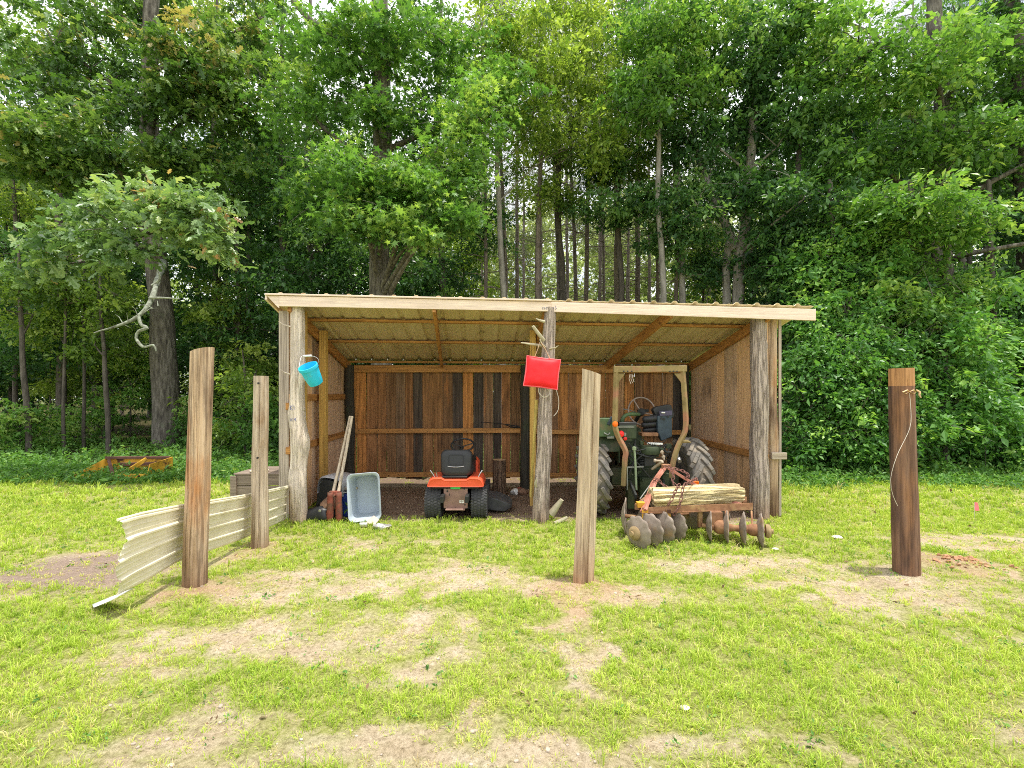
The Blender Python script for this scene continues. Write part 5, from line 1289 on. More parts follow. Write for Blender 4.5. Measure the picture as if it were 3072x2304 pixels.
    mb = MB(); mb.loft([arch(.40, .24, 0, .2), arch(.43, .26, .03, .2), arch(.43, .26, .40, .2), arch(.38, .22, .45, .2)], caps=False); n = 13
    mb.f.append(list(range(len(mb.v) - n, len(mb.v)))); mb.mi.append(0)
    mb.build('top_shell', M['carrier'], t, 45)
    mb = MB(); mb.loft([[Mx @ Vector((x, y, z)) for (x, z) in ((-.2, 0), (.2, 0), (.2, .2), (-.2, .2))] for y in (0, .44)]); mb.build('bottom_shell', M['black'], t, 40, .015)
    mb = MB(); mb.prism([(-.15, 0), (.15, 0), (.15, .28), (.10, .37), (-.10, .37), (-.15, .28)], .01, Mx @ Matrix.Translation((0, -.01, .04)) @ Matrix.Rotation(PI / 2, 4, 'X')); mb.build('doorway', M['black'], t)
    mb = MB()
    for k in range(3): mb.box(Mx @ Vector((.18, .08 + k * .1, .37)), (.04, .03, .012))
    mb.build('vent', M['black'], t)
    t = thing('cloth_bundle', 'brown cloth bundle lying in front of the pet carrier', 'cloth', (-2.58, 6.62, 0))
    mb = MB(); mb.lathe([(0, 0), (.12, .02), (.14, .1), (.09, .17), (0, .19)], 18, Matrix.Translation((-2.58, 6.66, .12)), sx=1.0, sy=.7)
    for i, v in enumerate(mb.v): mb.v[i] = v + Vector((mnoise.noise(v * 9), mnoise.noise(v * 9 + Vector((5, 0, 0))), mnoise.noise(v * 8 + Vector((0, 9, 0))))) * .06
    mb.build('bundle', M['cloth'], t, 70)
    t = thing('black_bag', 'slumped black bag with a metal buckle at the foot of the left log post', 'bag', (-2.72, 6.6, 0))
    mb = MB(); mb.lathe([(0, 0), (.20, .0), (.22, .06), (.18, .14), (.08, .18), (0, .18)], 22, Matrix.Translation((-2.70, 6.62, .0)), sx=1.1, sy=.6)
    for i, v in enumerate(mb.v): mb.v[i] = v + Vector((mnoise.noise(v * 7), mnoise.noise(v * 7 + Vector((5, 0, 0))), mnoise.noise(v * 9 + Vector((0, 9, 0))))) * .05
    mb.build('body', M['black'], t, 70)
    mb = MB(); mb.lathe([(0, -.02), (.022, -.01), (.022, .01), (0, .02)], 10, Matrix.Translation((-2.64, 6.46, .17))); mb.build('buckle', M['chrome'], t)
    # tool lying on the back rail
    t = thing('bow_saw', 'thin dark tool lying on the back wall rail left of the middle rear post', 'tool', (-.1, 8.85, 1.15))
    mb = MB(); mb.tube([(-.62, 8.86, 1.235), (-.35, 8.86, 1.215), (-.10, 8.85, 1.19), (.14, 8.84, 1.15)], [.006, .008, .01, .012], 6); mb.tube([(-.12, 8.85, 1.18), (.0, 8.84, 1.14), (.15, 8.84, 1.135)], [.008, .012, .014], 6)
    mb.build('frame', M['black'], t)
    # dead branch pieces at the foot of the middle post
    t = thing('dead_branch', 'pale dead branch stub sticking up at the foot of the middle post', 'branch', (.60, 6.6, 0))
    mb = MB(); log_mesh(mb, (.56, 6.62, .08), (.70, 6.58, .29), .055, .028, 51, n=12, rings=10, amp=.15); log_mesh(mb, (.58, 6.42, .0), (.76, 6.50, .07), .035, .02, 52, n=10, rings=8, amp=.15); mb.build('wood', [M['bone'], M['bone']], t, 60)
    # wooden box behind the left wall with a pale plate on it
    t = thing('wooden_box', 'weathered grey plank box standing outside the left wall of the shed', 'box', (-3.95, 7.5, 0))
    mb = MB()
    for k in range(3): mb.box((-3.75, 7.30, .09 + k * .17), (1.1, .025, .16))
    for k in range(3): mb.box((-4.29, 7.65, .09 + k * .17), (.025, .7, .16))
    mb.build('plank_side', M['graywood'], t, 40, .003)
    mb = MB()
    for k in range(4): mb.box((-3.74, 7.36 + k * .18, .527), (1.14, .172, .022))
    mb.build('plank_top', M['graywood'], t, 40, .003)
    mb = MB(); mb.box((-4.31, 7.275, .25), (.09, .03, .5)); mb.build('corner_post', M['graywood'], t, 40, .004)
    t = thing('plate', 'round cream plate resting on the grey plank box', 'plate', (-4.02, 7.45, .54))
    mb = MB(); mb.lathe([(0, .0), (.09, .0), (.13, .02), (.135, .03), (.12, .035), (0, .04)], 24, Matrix.Translation((-3.98, 7.40, .54))); mb.build('dish', M['siding'], t)
    t = thing('leaning_plank', 'short pale plank leaning on the grey plank box behind the slim grey post', 'plank', (-3.6, 6.9, .2))
    mb = MB(); mb.beam((-3.62, 6.75, .05), (-3.18, 7.15, .56), .14, .02, (0, -1, .3)); mb.build('plank', M['board_pale'], t, 40, .004)
    # pink flag marker
    t = thing('marker_flag', 'little pink marker flag in the grass right of the dark creosoted pole', 'flag', (6.7, 7.3, 0))
    q = Vector((6.67, 6.78, float(gz(6.67, 6.78))))
    mb = MB(); mb.tube([q, q + Vector((0, 0, .26))], .003, 5); mb.build('wire', M['wire'], t)
    mb = MB(); mb.add([q + Vector((0, 0, .26)), q + Vector((.06, .01, .25)), q + Vector((.065, -.01, .14)), q + Vector((.03, .01, .13)), q + Vector((0, 0, .15))], [(0, 1, 2, 3, 4)]); mb.build('cloth', M['pink'], t)
    # stones
    for (x, y, s, lab) in ((.98, 2.66, .022, 'small white stone lying in the grass near the bottom edge of the photo'), (4.0, 5.78, .05, 'flat pale stone in the dirt left of the far dark pole'), (3.0, 5.35, .03, 'small white stone beside the rightmost harrow disc')):
        t = thing('stone', lab, 'stone', (x, y, float(gz(x, y))))
        mb = MB(); mb.lathe([(0, -.3), (.8, -.2), (1, .1), (.7, .4), (0, .5)], 10, Matrix.Translation((x, y, float(gz(x, y)) + s * .3)) @ Matrix.Scale(s, 4), sx=1.2)
        for i, v in enumerate(mb.v): mb.v[i] = v + Vector((mnoise.noise(v * 40), mnoise.noise(v * 40 + Vector((5, 0, 0))), 0)) * s * .3
        mb.build('rock', M['stone'], t, 60)
    # pebbles and clods on the bare ground
    mb = MB(); rg = random.Random(14)
    for k in range(900):
        y = 2 + 4.6 * rg.random() ** 1.3; x = rg.uniform(-1.15 * y, 1.15 * y); s = .004 + .012 * rg.random() ** 3
        if float(grass_cover(np.array([x]), np.array([y]))[0]) > .42: continue
        mb.lathe([(0, -.5), (.9, -.1), (.8, .3), (0, .5)], 6, Matrix.Translation((x, y, float(gz(x, y)) + s * .25)) @ Matrix.Rotation(rg.uniform(0, 3), 4, 'Z') @ Matrix.Scale(s, 4), sx=rg.uniform(.8, 1.6))
    o = mb.build('pebbles', surf('pebble', [(.3, (.26, .2, .15)), (.7, (.56, .48, .40))], 3, rough=.95), None, 60); tag(o, 'small clods and pebbles strewn over the bare patches', 'pebbles', kind='stuff')
    # dug earth crumbs on the mound
    mb = MB(); rg = random.Random(4)
    for k in range(90):
        a = rg.uniform(0, 6.28); r = abs(rg.gauss(0, .14)); x = 4.66 + math.cos(a) * r * 1.4; y = 4.9 + math.sin(a) * r; s = rg.uniform(.008, .03)
        mb.lathe([(0, -.5), (.8, -.2), (.9, .2), (0, .6)], 6, Matrix.Translation((x, y, float(gz(x, y)) + s * .3)) @ Matrix.Rotation(rg.uniform(0, 3), 4, 'X') @ Matrix.Scale(s, 4))
    o = mb.build('loose_earth', surf('red_earth', [(.3, (.30, .15, .08)), (.7, (.50, .29, .17))], 30, rough=.95), None, 60); tag(o, 'crumbled red earth piled by a freshly dug spot right of the dark pole', 'earth', kind='stuff')

# ------------------------------------------------------------------ riding mower
def tyre_prof(r, w, rr):
    """(radius, offset) half-round tyre section"""
    h = w / 2
    return [(rr, -h * .72), (rr + .02 * r / .2, -h * .92), ((r + rr) / 2, -h), (r * .94, -h * .93), (r * .985, -h * .7), (r, -h * .3), (r, h * .3), (r * .985, h * .7), (r * .94, h * .93), ((r + rr) / 2, h), (rr + .02 * r / .2, h * .92), (rr, h * .72)]


def wheel(parent, c, r, w, rr, Mrot, tread, tmat, rmat, name='wheel', hub=None):
    """wheel turning about local x"""
    Mx = Matrix.Translation(c) @ Mrot @ Matrix.Rotation(PI / 2, 4, 'Y')
    mb = MB(); mb.lathe([(0, -w * .30), (rr * .55, -w * .30), (rr * .8, -w * .22), (rr, -w * .36), (rr + .005, -w * .36), (rr + .005, w * .36), (rr, w * .36), (rr * .8, w * .22), (rr * .55, w * .30), (0, w * .30)], 28, Mx)
    wh = mb.build(name, rmat, parent, 40)
    mb = MB(); mb.lathe(tyre_prof(r, w, rr), 40, Mx)
    k0 = len(mb.v) - 12 * 40
    if tread == 'turf':
        nr = 34
        for i in range(nr):
            a0 = 2 * PI * i / nr
            for j, (u, off) in enumerate(((-.40, 0), (-.20, .5), (0, 0), (.20, .5), (.40, 0))):
                a = a0 + off * 2 * PI / nr
                rad = r * (1.0 if abs(u) < .35 else .985)
                Mb = Mx @ Matrix.Rotation(a, 4, 'Z') @ Matrix.Translation((rad, 0, u * w)) @ Matrix.Rotation(.25 if j % 2 else -.25, 4, 'X')
                s = len(mb.v); mb.box((0, 0, 0), (.016, 2 * PI * r / nr * .62, w * .155)); mb.xf(Mb, s)
    else:
        nr = 17
        for i in range(nr):
            for sg in (-1, 1):
                a = 2 * PI * (i + (0 if sg < 0 else .5)) / nr
                pts = []
                for (u, da, rad) in ((.03, -.17, r * 1.0), (.22, .0, r * 1.0), (.40, .15, r * .985), (.52, .25, r * .93)):
                    pts.append(Mx @ Matrix.Rotation(a + da, 4, 'Z') @ Vector((rad, 0, sg * u * w)))
                for q in range(3):
                    d = (pts[q] + pts[q + 1]) / 2 - Vector(c); ax = Mrot @ Vector((1, 0, 0)); up = (d - ax * d.dot(ax)).normalized()
                    mb.beam(pts[q], pts[q + 1] + (pts[q + 1] - pts[q]) * .08, .055 if q < 2 else .05, .075 if q < 2 else .06, up)
    mb.build('tyre', tmat, wh, 35, .003 if tread == 'turf' else .008)
    if hub:
        mb = MB(); mb.lathe([(0, -w * .42), (rr * .3, -w * .42), (rr * .3, w * .42), (0, w * .42)], 16, Mx); mb.build('hub', hub, wh, 40)
    return wh


def make_mower():
    ox, oy = -.79, 6.56
    t = thing('riding_mower', 'orange riding lawn mower with a black seat parked facing into the shed', 'riding mower', (ox, oy, 0))
    P = lambda x, y, z: Vector((ox + x, oy + y, z))
    I4 = Matrix.Identity(4)
    for sx in (-1, 1):
        wheel(t, P(sx * .325, .22, .222), .222, .235, .11, I4, 'turf', M['tire'], M['deck'], 'rear_wheel')
        wheel(t, P(sx * .35, 1.36, .165), .165, .14, .085, I4, 'turf', M['tire'], M['deck'], 'front_wheel')
    # fender pan
    mb = MB()
    def ring(y, wt, wb, z0, z1):
        r = []
        for (x, z) in ((-wb / 2, z0), (-wb / 2 - .004, z0 + .02), (-wt / 2 - .03, z1 - .018), (-wt / 2 + .01, z1), (-wt * .30, z1 + .004), (-wt * .24, z1 - .022), (wt * .24, z1 - .022), (wt * .30, z1 + .004), (wt / 2 - .01, z1), (wt / 2 + .03, z1 - .018), (wb / 2 + .004, z0 + .02), (wb / 2, z0)):
            r.append(P(x, y, z))
        return r
    mb.loft([ring(.0, .62, .72, .478, .575), ring(-.012, .65, .775, .475, .585), ring(.0, .66, .785, .475, .592), ring(.06, .67, .785, .478, .600), ring(.5, .67, .785, .48, .60), ring(.62, .6, .76, .38, .46), ring(.95, .55, .72, .30, .34)])
    mb.build('fender', M['orange'], t, 50, .006)
    mb = MB(); mb.box(P(0, .3, .462), (.66, .56, .035)); mb.build('seat_pan', M['black'], t, 40, .01)
    # seat
    Ms = Matrix.Translation(P(.0, .12, .79)) @ Matrix.Rotation(R(-8), 4, 'X')
    mb = MB()
    def sr(w, h, y): return [Ms @ Vector((x * (1 - .10 * (z < 0) * abs(z) / .2), y + .02 * (x / .22) ** 2, z)) for (x, z) in rrect(w, h, .085, 7)]
    mb.loft([sr(.30, .23, -.048), sr(.40, .33, -.045), sr(.445, .375, -.025), sr(.455, .385, .01), sr(.44, .37, .06), sr(.36, .29, .085)])
    mb.build('seat_back', M['seatblack'], t, 50)
    mb = MB(); mb.tube([Ms @ Vector((x, -.053 - .0 * x, -.055 + .5 * x * x * 1.6)) for x in np.linspace(-.115, .115, 11)], .0045, 6); mb.build('seat_seam', M['carrier'], t)
    mb = MB(); mb.tube([Ms @ Vector((x, -.05, z)) for x, z in rrect(.21, .14, .03, 4)], .003, 5, closed=True); mb.xf(Matrix.Translation((0, 0, .045))); mb.build('seat_panel_line', M['black'], t)
    mb = MB(); rings = [[P(x, y0 + .0, z + .66) for x, z in rrect(w, .11, .05, 5)] for (y0, w) in ((.16, .40), (.2, .46), (.5, .46), (.56, .40))]; mb.loft(rings); mb.build('seat_cushion', M['seatblack'], t, 50)
    mb = MB(); mb.box(P(-.02, .12, .605), (.36, .14, .025)); mb.box(P(.18, .2, .66), (.04, .2, .06)); mb.build('seat_bracket', M['black'], t, 40, .006)
    # hood, dash, steering
    mb = MB(); mb.loft([[P(x, y, z + zc) for x, z in rrect(w, h, .09, 5)] for (y, w, h, zc) in ((.95, .50, .42, .52), (1.1, .52, .46, .53), (1.5, .48, .40, .50), (1.68, .40, .3, .46))]); mb.build('hood', M['orange'], t, 50)
    mb = MB(); mb.loft([[P(x, y, z + zc) for x, z in rrect(w, h, .05, 5)] for (y, w, h, zc) in ((.80, .34, .28, .62), (.98, .44, .40, .60))]); mb.tube([P(0, .88, .74), P(0, .80, .93)], .025, 10); mb.build('dash', M['black'], t, 50)
    Mw = Matrix.Translation(P(.02, .76, .975)) @ Matrix.Rotation(R(28), 4, 'X')
    mb = MB(); mb.tube([Mw @ Vector((.175 * math.cos(a), .175 * math.sin(a), 0)) for a in np.linspace(0, 2 * PI, 28, endpoint=False)], .014, 8, closed=True)
    for a in (.3, PI - .3, 1.5 * PI): mb.beam(Mw @ Vector((0, 0, -.03)), Mw @ Vector((.17 * math.cos(a), .17 * math.sin(a), 0)), .04, .012)
    mb.build('steering_wheel', M['black'], t, 50)
    # rear plate with clip and stickers
    mb = MB(); mb.box(P(0, .035, .315), (.335, .012, .29)); mb.box(P(-.15, .06, .46), (.03, .03, .05)); mb.box(P(.15, .06, .46), (.03, .03, .05)); mb.box(P(0, .0, .165), (.27, .10, .014))
    mb.build('hitch_plate', M['plate'], t, 40, .003)
    mb = MB()
    for (x, z, s) in ((-.115, .41, .014), (-.085, .37, .007), (.13, .22, .011), (.0, .185, .005), (-.12, .445, .01), (.12, .44, .01)): mb.lathe([(0, 0), (s, 0), (s, .004), (0, .004)], 10, Matrix.Translation(P(x, .0305, z)) @ Matrix.Rotation(PI / 2, 4, 'X'))
    mb.box(P(-.085, .0275, .355), (.006, .004, .02)); mb.build('slots', M['black'], t)
    mb = MB(); mb.loft([[P(x - .0, y, z + .475) for x, z in rrect(w, .062, .02, 4)] for (y, w) in ((.005, .125), (.0, .14), (.05, .14))]); mb.build('fuel_cap', M['green'], t, 50)
    mb = MB()
    for a in (-1, 1):
        for b in (-1, 1): mb.box(P(.085 + a * .018, .0275, .262 + b * .011), (.03, .004, .017))
    mb.build('sticker', M['white'], t)
    mb = MB(); mb.tube([P(-.42, .24, .19), P(.42, .24, .19)], .045, 12); mb.box(P(0, .25, .27), (.2, .26, .24)); mb.box(P(-.17, .6, .33), (.05, 1.5, .09)); mb.box(P(.17, .6, .33), (.05, 1.5, .09)); mb.tube([P(-.38, 1.36, .17), P(.38, 1.36, .17)], .03, 10)
    mb.build('chassis', M['iron'], t, 40, .004)
    mb = MB()
    for (x, dx, h, l) in ((-.30, -.07, .10, .02), (-.27, -.01, .075, 0), (.31, .055, .10, .03)): mb.tube([P(x, .1, .585), P(x + dx * .5, .1, .585 + h * .6), P(x + dx, .1 + l, .585 + h)], [.008, .007, .01], 8)
    mb.build('lever', M['chrome'], t)
    # cutting deck with side chute
    mb = MB(); mb.lathe([(0, .20), (.40, .20), (.47, .185), (.50, .15), (.505, .06), (.495, .06), (.47, .16), (0, .17)], 40, Matrix.Translation(P(.02, .80, 0)), sx=1.12, sy=.72); mb.build('mower_deck', M['deck'], t, 35)
    mb = MB(); mb.loft([[P(*p) for p in r] for r in ([(.40, .42, .23), (.40, 1.0, .22), (.40, 1.0, .06), (.40, .42, .06)], [(.56, .36, .225), (.58, 1.0, .20), (.58, 1.0, .05), (.56, .36, .05)], [(.70, .36, .17), (.74, .9, .15), (.74, .9, .04), (.68, .40, .03)], [(.79, .40, .115), (.8, .85, .10), (.8, .85, .07), (.78, .44, .08)])]); mb.build('discharge_chute', M['deck'], t, 35, .008)


# ------------------------------------------------------------------ tractor
def make_tractor():
    t = thing('farm_tractor', 'old green farm tractor with a bare roll bar and loose dark seat under the shed', 'tractor', (1.96, 7.05, 0))
    A = lambda px, py, Y=6.9: at(px, py, Y)
    for (x, yw, sg) in ((1.20, 7.02, -1), (2.66, 7.10, 1)):
        wheel(t, Vector((x, yw, .545)), .53, .30, .30, Matrix.Rotation(R(3), 4, 'Z'), 'lug', M['tiremud'], M['tgreen'], 'rear_wheel', M['iron'])
    for x in (1.45, 2.42):
        wheel(t, Vector((x - .06, 8.45, .30)), .30, .17, .17, Matrix.Identity(4), 'turf', M['tiremud'], M['tgreen'], 'front_wheel')
    # roll bar
    Y = 6.60
    for pts in ([(616.5, 369), (615.2, 410), (615.0, 425), (618, 436), (625.5, 451), (625.0, 458), (623.5, 486)], [(682.5, 369), (684.8, 400), (685.8, 424), (684, 434), (678, 446), (673, 463), (671.5, 478)]):
        mb = MB(); p, r = smooth_path([A(a, b, Y) for a, b in pts], [.037] * len(pts), .05)
        s = len(mb.v); mb.tube(p, .043, 4)
        mb.build('roll_bar_leg', M['rops'], t, 50, .008)
    mb = MB(); mb.beam(A(613.6, 369.5, Y), A(686.2, 368.6, Y), .075, .085); mb.build('roll_bar_top', M['rops'], t, 40, .005, label='rusty pink-brown top bar of the roll bar')
    for (a, b, c) in (((618, 373.5), (625, 373.5), (618, 383)), ((674, 373.5), (681.5, 373.5), (681.5, 383))):
        mb = MB(); q = [A(*w, Y) for w in (a, b, c)]; d = Vector((0, .012, 0)); mb.add([v - d for v in q] + [v + d for v in q], [(0, 1, 2), (5, 4, 3), (0, 3, 4, 1), (1, 4, 5, 2), (2, 5, 3, 0)])
        mb.build('gusset', M['rops'], t)
    mb = MB()
    for px in (623, 627, 631, 669, 672.5, 676): mb.lathe([(0, 0), (.011, 0), (.011, .006), (0, .006)], 8, Matrix.Translation(A(px, 371.5, Y) + Vector((0, -.038, 0))) @ Matrix.Rotation(PI / 2, 4, 'X'))
    mb.build('bolt_hole', M['black'], t)
    mb = MB()
    for k in range(3): mb.tube([A(630 + k, 374, Y - .04), A(629 + 2 * k, 379, Y - .05), A(631 + 1.5 * k, 384 - k, Y - .05)], .003, 4)
    mb.build('twine', M['wire'], t)
    mb = MB(); mb.tube([A(682, 441, Y), A(688, 441.5, Y - .03), A(691, 442.5, Y - .05)], [.03, .02, .006], 6); mb.build('bracket', M['rops'], t)
    # body: rear housing, gearbox, hood, engine
    mb = MB(); mb.box((1.93, 7.25, .66), (.42, .60, .46)); mb.box((1.96, 7.02, .56), (1.0, .24, .26)); mb.box((1.93, 7.75, .62), (.34, .6, .36)); mb.build('gearbox', M['tgreen'], t, 40, .02)
    mb = MB(); mb.loft([[Vector((1.93 + x, y, z + zc)) for x, z in rrect(w, h, .08, 4)] for (y, w, h, zc) in ((7.9, .50, .46, .98), (8.3, .50, .48, .97), (8.72, .46, .44, .95), (8.78, .36, .34, .94))]); mb.build('hood', M['tgreen'], t, 50)
    mb = MB(); mb.box((1.93, 8.25, .6), (.34, .8, .34)); mb.tube([(1.4, 8.45, .31), (2.4, 8.45, .31)], .04, 8); mb.build('engine', M['iron'], t, 40, .01)
    # fenders
    for (x, w) in ((1.40, .30),):
        mb = MB(); yy = 7.05
        prof = [(6.76, .96), (6.80, 1.12), (6.92, 1.215), (7.15, 1.235), (7.38, 1.17), (7.50, 1.0)]
        vs = []
        for (y, z) in prof: vs += [Vector((x - w / 2, y, z)), Vector((x + w / 2, y, z)), Vector((x + w / 2, y, z - .02)), Vector((x - w / 2, y, z - .02))]
        mb.loft([vs[i * 4:i * 4 + 4] for i in range(len(prof))]); mb.box((x + (w / 2 if x < 2 else -w / 2), 7.12, .99), (.02, .66, .42)); mb.build('fender', M['tgreen'], t, 40, .006)
    # left fender box with tray, lights and hand rail
    mb = MB(); mb.box(A(626, 431.5, 6.82), (.25, .22, .19)); mb.box(A(624, 437, 6.78), (.20, .12, .11)); mb.build('fender_box', M['tgreen'], t, 40, .008)
    mb = MB(); mb.box(A(625.8, 423.5, 6.84), (.255, .24, .05)); mb.build('fender_tray', M['black'], t, 40, .008)
    mb = MB(); mb.beam(A(616.5, 427, 6.70), A(634.3, 427, 6.70), .012, .014); mb.build('tray_edge', M['steelgray'], t)
    mb = MB(); p, r = smooth_path([A(621.5, 423, 6.9), A(623.5, 417, 6.9), A(629, 414.2, 6.95), A(639, 414.5, 7.1)], [.028] * 4, .04); mb.tube(p, r, 10); mb.build('hand_rail', M['tgreenb'], t)
    mb = MB(); mb.box(A(606, 427, 6.8), (.26, .2, .27)); mb.build('side_box', M['tgreenb'], t, 40, .012)
    mb = MB(); mb.box(A(610, 421, 6.72), (.05, .06, .13), (0, .5, 0)); mb.build('decal_plate', M['navy'], t, 40, .01)
    mb = MB(); mb.lathe([(0, -.02), (.034, -.02), (.04, .0), (.03, .02), (0, .026)], 16, Matrix.Translation(A(615.2, 424.2, 6.53)) @ Matrix.Rotation(PI / 2, 4, 'X')); mb.build('orange_reflector', M['orangelamp'], t)
    mb = MB(); mb.lathe([(0, -.03), (.042, -.03), (.048, .0), (.036, .028), (0, .032)], 18, Matrix.Translation(A(621.0, 434, 6.62)) @ Matrix.Rotation(PI / 2, 4, 'X')); mb.lathe([(0, -.02), (.026, -.02), (.026, .02), (0, .025)], 12, Matrix.Translation(A(625, 438.5, 6.70)) @ Matrix.Rotation(PI / 2, 4, 'X')); mb.build('tail_lamp', M['redlamp'], t)
    mb = MB(); mb.box(A(610.5, 437.5, 6.70), (.10, .05, .03)); mb.tube([A(604, 433, 6.7), A(608, 435, 6.68), A(610, 433, 6.7)], .012, 6); mb.box(A(625, 434.5, 6.69), (.03, .03, .05)); mb.build('fittings', M['steelgray'], t, 40, .004)
    # steering wheel and column
    cW = A(641.7, 411.0, 7.45); Mw = Matrix.Translation(cW) @ Matrix.Rotation(R(62), 4, 'X') @ Matrix.Rotation(R(-8), 4, 'Y')
    mb = MB(); mb.tube([Mw @ Vector((.205 * math.cos(a), .24 * math.sin(a), 0)) for a in np.linspace(0, 2 * PI, 36, endpoint=False)], .0125, 8, closed=True)
    for a in (2.1, 3.35, 5.9): mb.tube([Mw @ Vector((0, 0, -.05)), Mw @ Vector((.20 * math.cos(a), .235 * math.sin(a), 0))], .010, 6)
    mb.build('steering_wheel', plain('worn_wheel', (.27, .215, .18), .6), t, 60)
    mb = MB(); mb.lathe([(0, -.09), (.05, -.08), (.06, -.02), (.03, .0), (0, 0)], 14, Mw); mb.tube([cW, Vector((1.98, 8.0, 1.1))], .03, 10); mb.box(A(643, 411, 7.6), (.16, .1, .05), (0, -.05, 0)); mb.build('steering_column', M['iron'], t, 50)
    mb = MB(); mb.tube([A(623, 409, 7.6), A(629, 410, 7.6), A(640, 414, 7.7)], [.010, .008, .008], 6); mb.build('lever', M['steelgray'], t)
    # loose tilted seat
    Y = 6.98
    d = Vector((0, .09, 0))
    def slab(name, poly, Y, th, mat, bev=.012):
        mb = MB(); q = [A(a, b, Y) for a, b in poly]; n = len(q); dd = Vector((0, th, 0))
        mb.add(q + [v + dd for v in q], [tuple(range(n - 1, -1, -1)), tuple(range(n, 2 * n))] + [(k, (k + 1) % n, n + (k + 1) % n, n + k) for k in range(n)])
        return mb.build(name, mat, t, 40, bev)
    slab('seat_back', [(657.5, 416.0), (671.8, 414.3), (672.4, 436.5), (661.5, 441.3), (657.6, 431.0)], 6.94, .09, M['navy'])
    slab('seat_back_frame', [(653, 409.5), (656, 407), (669, 404.5), (671.2, 405), (674.5, 414), (673.5, 418), (660, 416.4), (656, 417)], 7.03, .13, M['seatblack'])
    slab('seat_latch', [(659.5, 411.5), (672.0, 410.5), (672.3, 415.3), (660.0, 416.2)], 6.93, .04, plain('dull_violet', (.09, .08, .14), .5), .004)
    mb = MB(); mb.box(A(663.2, 412.6, 6.92), (.055, .02, .02)); mb.build('seat_badge', M['white'], t, 40, .005)
    mb = MB()
    for (px, py) in ((661.6, 418.6), (667.8, 416.9), (664, 419.2)): mb.lathe([(0, 0), (.016, 0), (.016, .006), (0, .006)], 10, Matrix.Translation(A(px, py, 6.938)) @ Matrix.Rotation(PI / 2, 4, 'X'))
    mb.build('seat_bolt', M['black'], t)
    for k, (y0, y1, x0, dY) in enumerate(((415.5, 421.8, 642.5, .02), (421.2, 427.2, 641.5, .05), (426.6, 432.4, 642.5, .09))):
        mb = MB(); p0, p1 = A(x0, (y0 + y1) / 2 + 1, 7.02 + dY), A(657.5, (y0 + y1) / 2 - .6, 7.0 + dY)
        r = (y1 - y0) / 2 / F * 7 * 1.1
        mb.tube([p0, p0.lerp(p1, .12), p0.lerp(p1, .6), p1], [r * .5, r * .95, r, r], 12, flat=1.0); mb.build('seat_fold', M['seatblack'], t, 60)
    mb = MB(); mb.beam(A(640.2, 434, 7.0), A(656.3, 434, 7.0), .2, .05); mb.build('seat_board', M['rust'], t, 40, .005)
    # three-point lift and clutter at the back
    mb = MB(); mb.lathe([(0, -.055), (.135, -.055), (.14, -.04), (.14, .04), (.13, .055), (0, .055)], 26, Matrix.Translation(A(650, 449.8, 6.72))); mb.tube([A(660, 448.5, 6.66), A(663.5, 450, 6.64)], .026, 8); mb.build('lift_housing', M['tgreen'], t, 40)
    mb = MB(); mb.beam(A(647, 443.3, 6.68), A(662.5, 443.8, 6.66), .02, .026)
    mb.build('toothed_plate', M['white'], t, 40)
    mb = MB()
    for k in range(8): mb.box(A(649.0 + k * 1.75, 443.9, 6.66), (.011, .006, .011))
    mb.build('plate_hole', M['black'], t)
    mb = MB(); p, r = smooth_path([A(634.2, 447.5, 6.6), A(635.3, 462, 6.58), A(635.8, 474, 6.56), A(636.3, 490, 6.55)], [.016] * 4, .1); mb.tube(p, r, 8); mb.lathe([(0, -.03), (.03, -.02), (.03, .02), (0, .03)], 10, Matrix.Translation(A(634.2, 448.5, 6.6)))
    mb.build('lift_rod', plain('pale_green_rod', (.22, .28, .16), .5), t)
    mb = MB(); mb.box(A(630.8, 457, 6.78), (.09, .12, .2)); mb.box(A(639, 462, 6.8), (.05, .1, .3)); mb.build('valve_block', M['tgreenb'], t, 40, .012)
    mb = MB()
    for k in range(7): mb.lathe([(0, -.008), (.055, -.008), (.055, .008), (0, .008)], 14, Matrix.Translation(A(642, 455 + k * 1.7, 6.72)))
    mb.box(A(647.5, 460, 6.7), (.11, .1, .16)); mb.box(A(652.5, 457, 6.7), (.05, .1, .22)); mb.build('pump', M['iron'], t, 40, .006)
    mb = MB(); mb.beam(A(627, 467.2, 6.58), A(643.5, 466.8, 6.58), .014, .014); mb.beam(A(627.4, 467, 6.58), A(627.2, 490, 6.58), .012, .012); mb.build('guard_frame', M['steelgray'], t)
    for px in (628, 664):
        mb = MB(); mb.beam((at(px, 478, 6.9)), at(px + (8 if px < 640 else -1), 497, 6.25), .03, .07); mb.build('lower_link', M['iron'], t, 40, .005)
    mb = MB(); mb.beam(A(652.5, 469, 6.6), A(662.5, 461.5, 6.35), .03, .03); mb.tube([A(655, 460.6, 6.42), A(662.5, 460.8, 6.38)], .013, 8); mb.lathe([(0, -.014), (.024, -.014), (.024, .014), (0, .014)], 10, Matrix.Translation(A(655, 460.6, 6.42)) @ Matrix.Rotation(PI / 2, 4, 'Y'))
    for k in range(4): mb.lathe([(.016, -.006), (.024, 0), (.016, .006)], 10, Matrix.Translation(A(662 + k * .7, 452 + k * 2.4, 6.52)) @ Matrix.Rotation(k * 1.4, 4, 'Z') @ Matrix.Rotation(PI / 2, 4, 'X'))
    mb.build('top_link', plain('pale_iron', (.42, .34, .25), .6), t, 50)
    mb = MB(); mb.lathe([(0, -.03), (.03, -.03), (.045, .03), (0, .04)], 14, Matrix.Translation(A(679, 460.5, 6.8)) @ Matrix.Rotation(R(-70), 4, 'X')); mb.tube([A(678, 458, 6.8), A(678.5, 450, 6.8), A(681, 445, 6.8)], .010, 6); mb.build('work_lamp', M['chrome'], t)
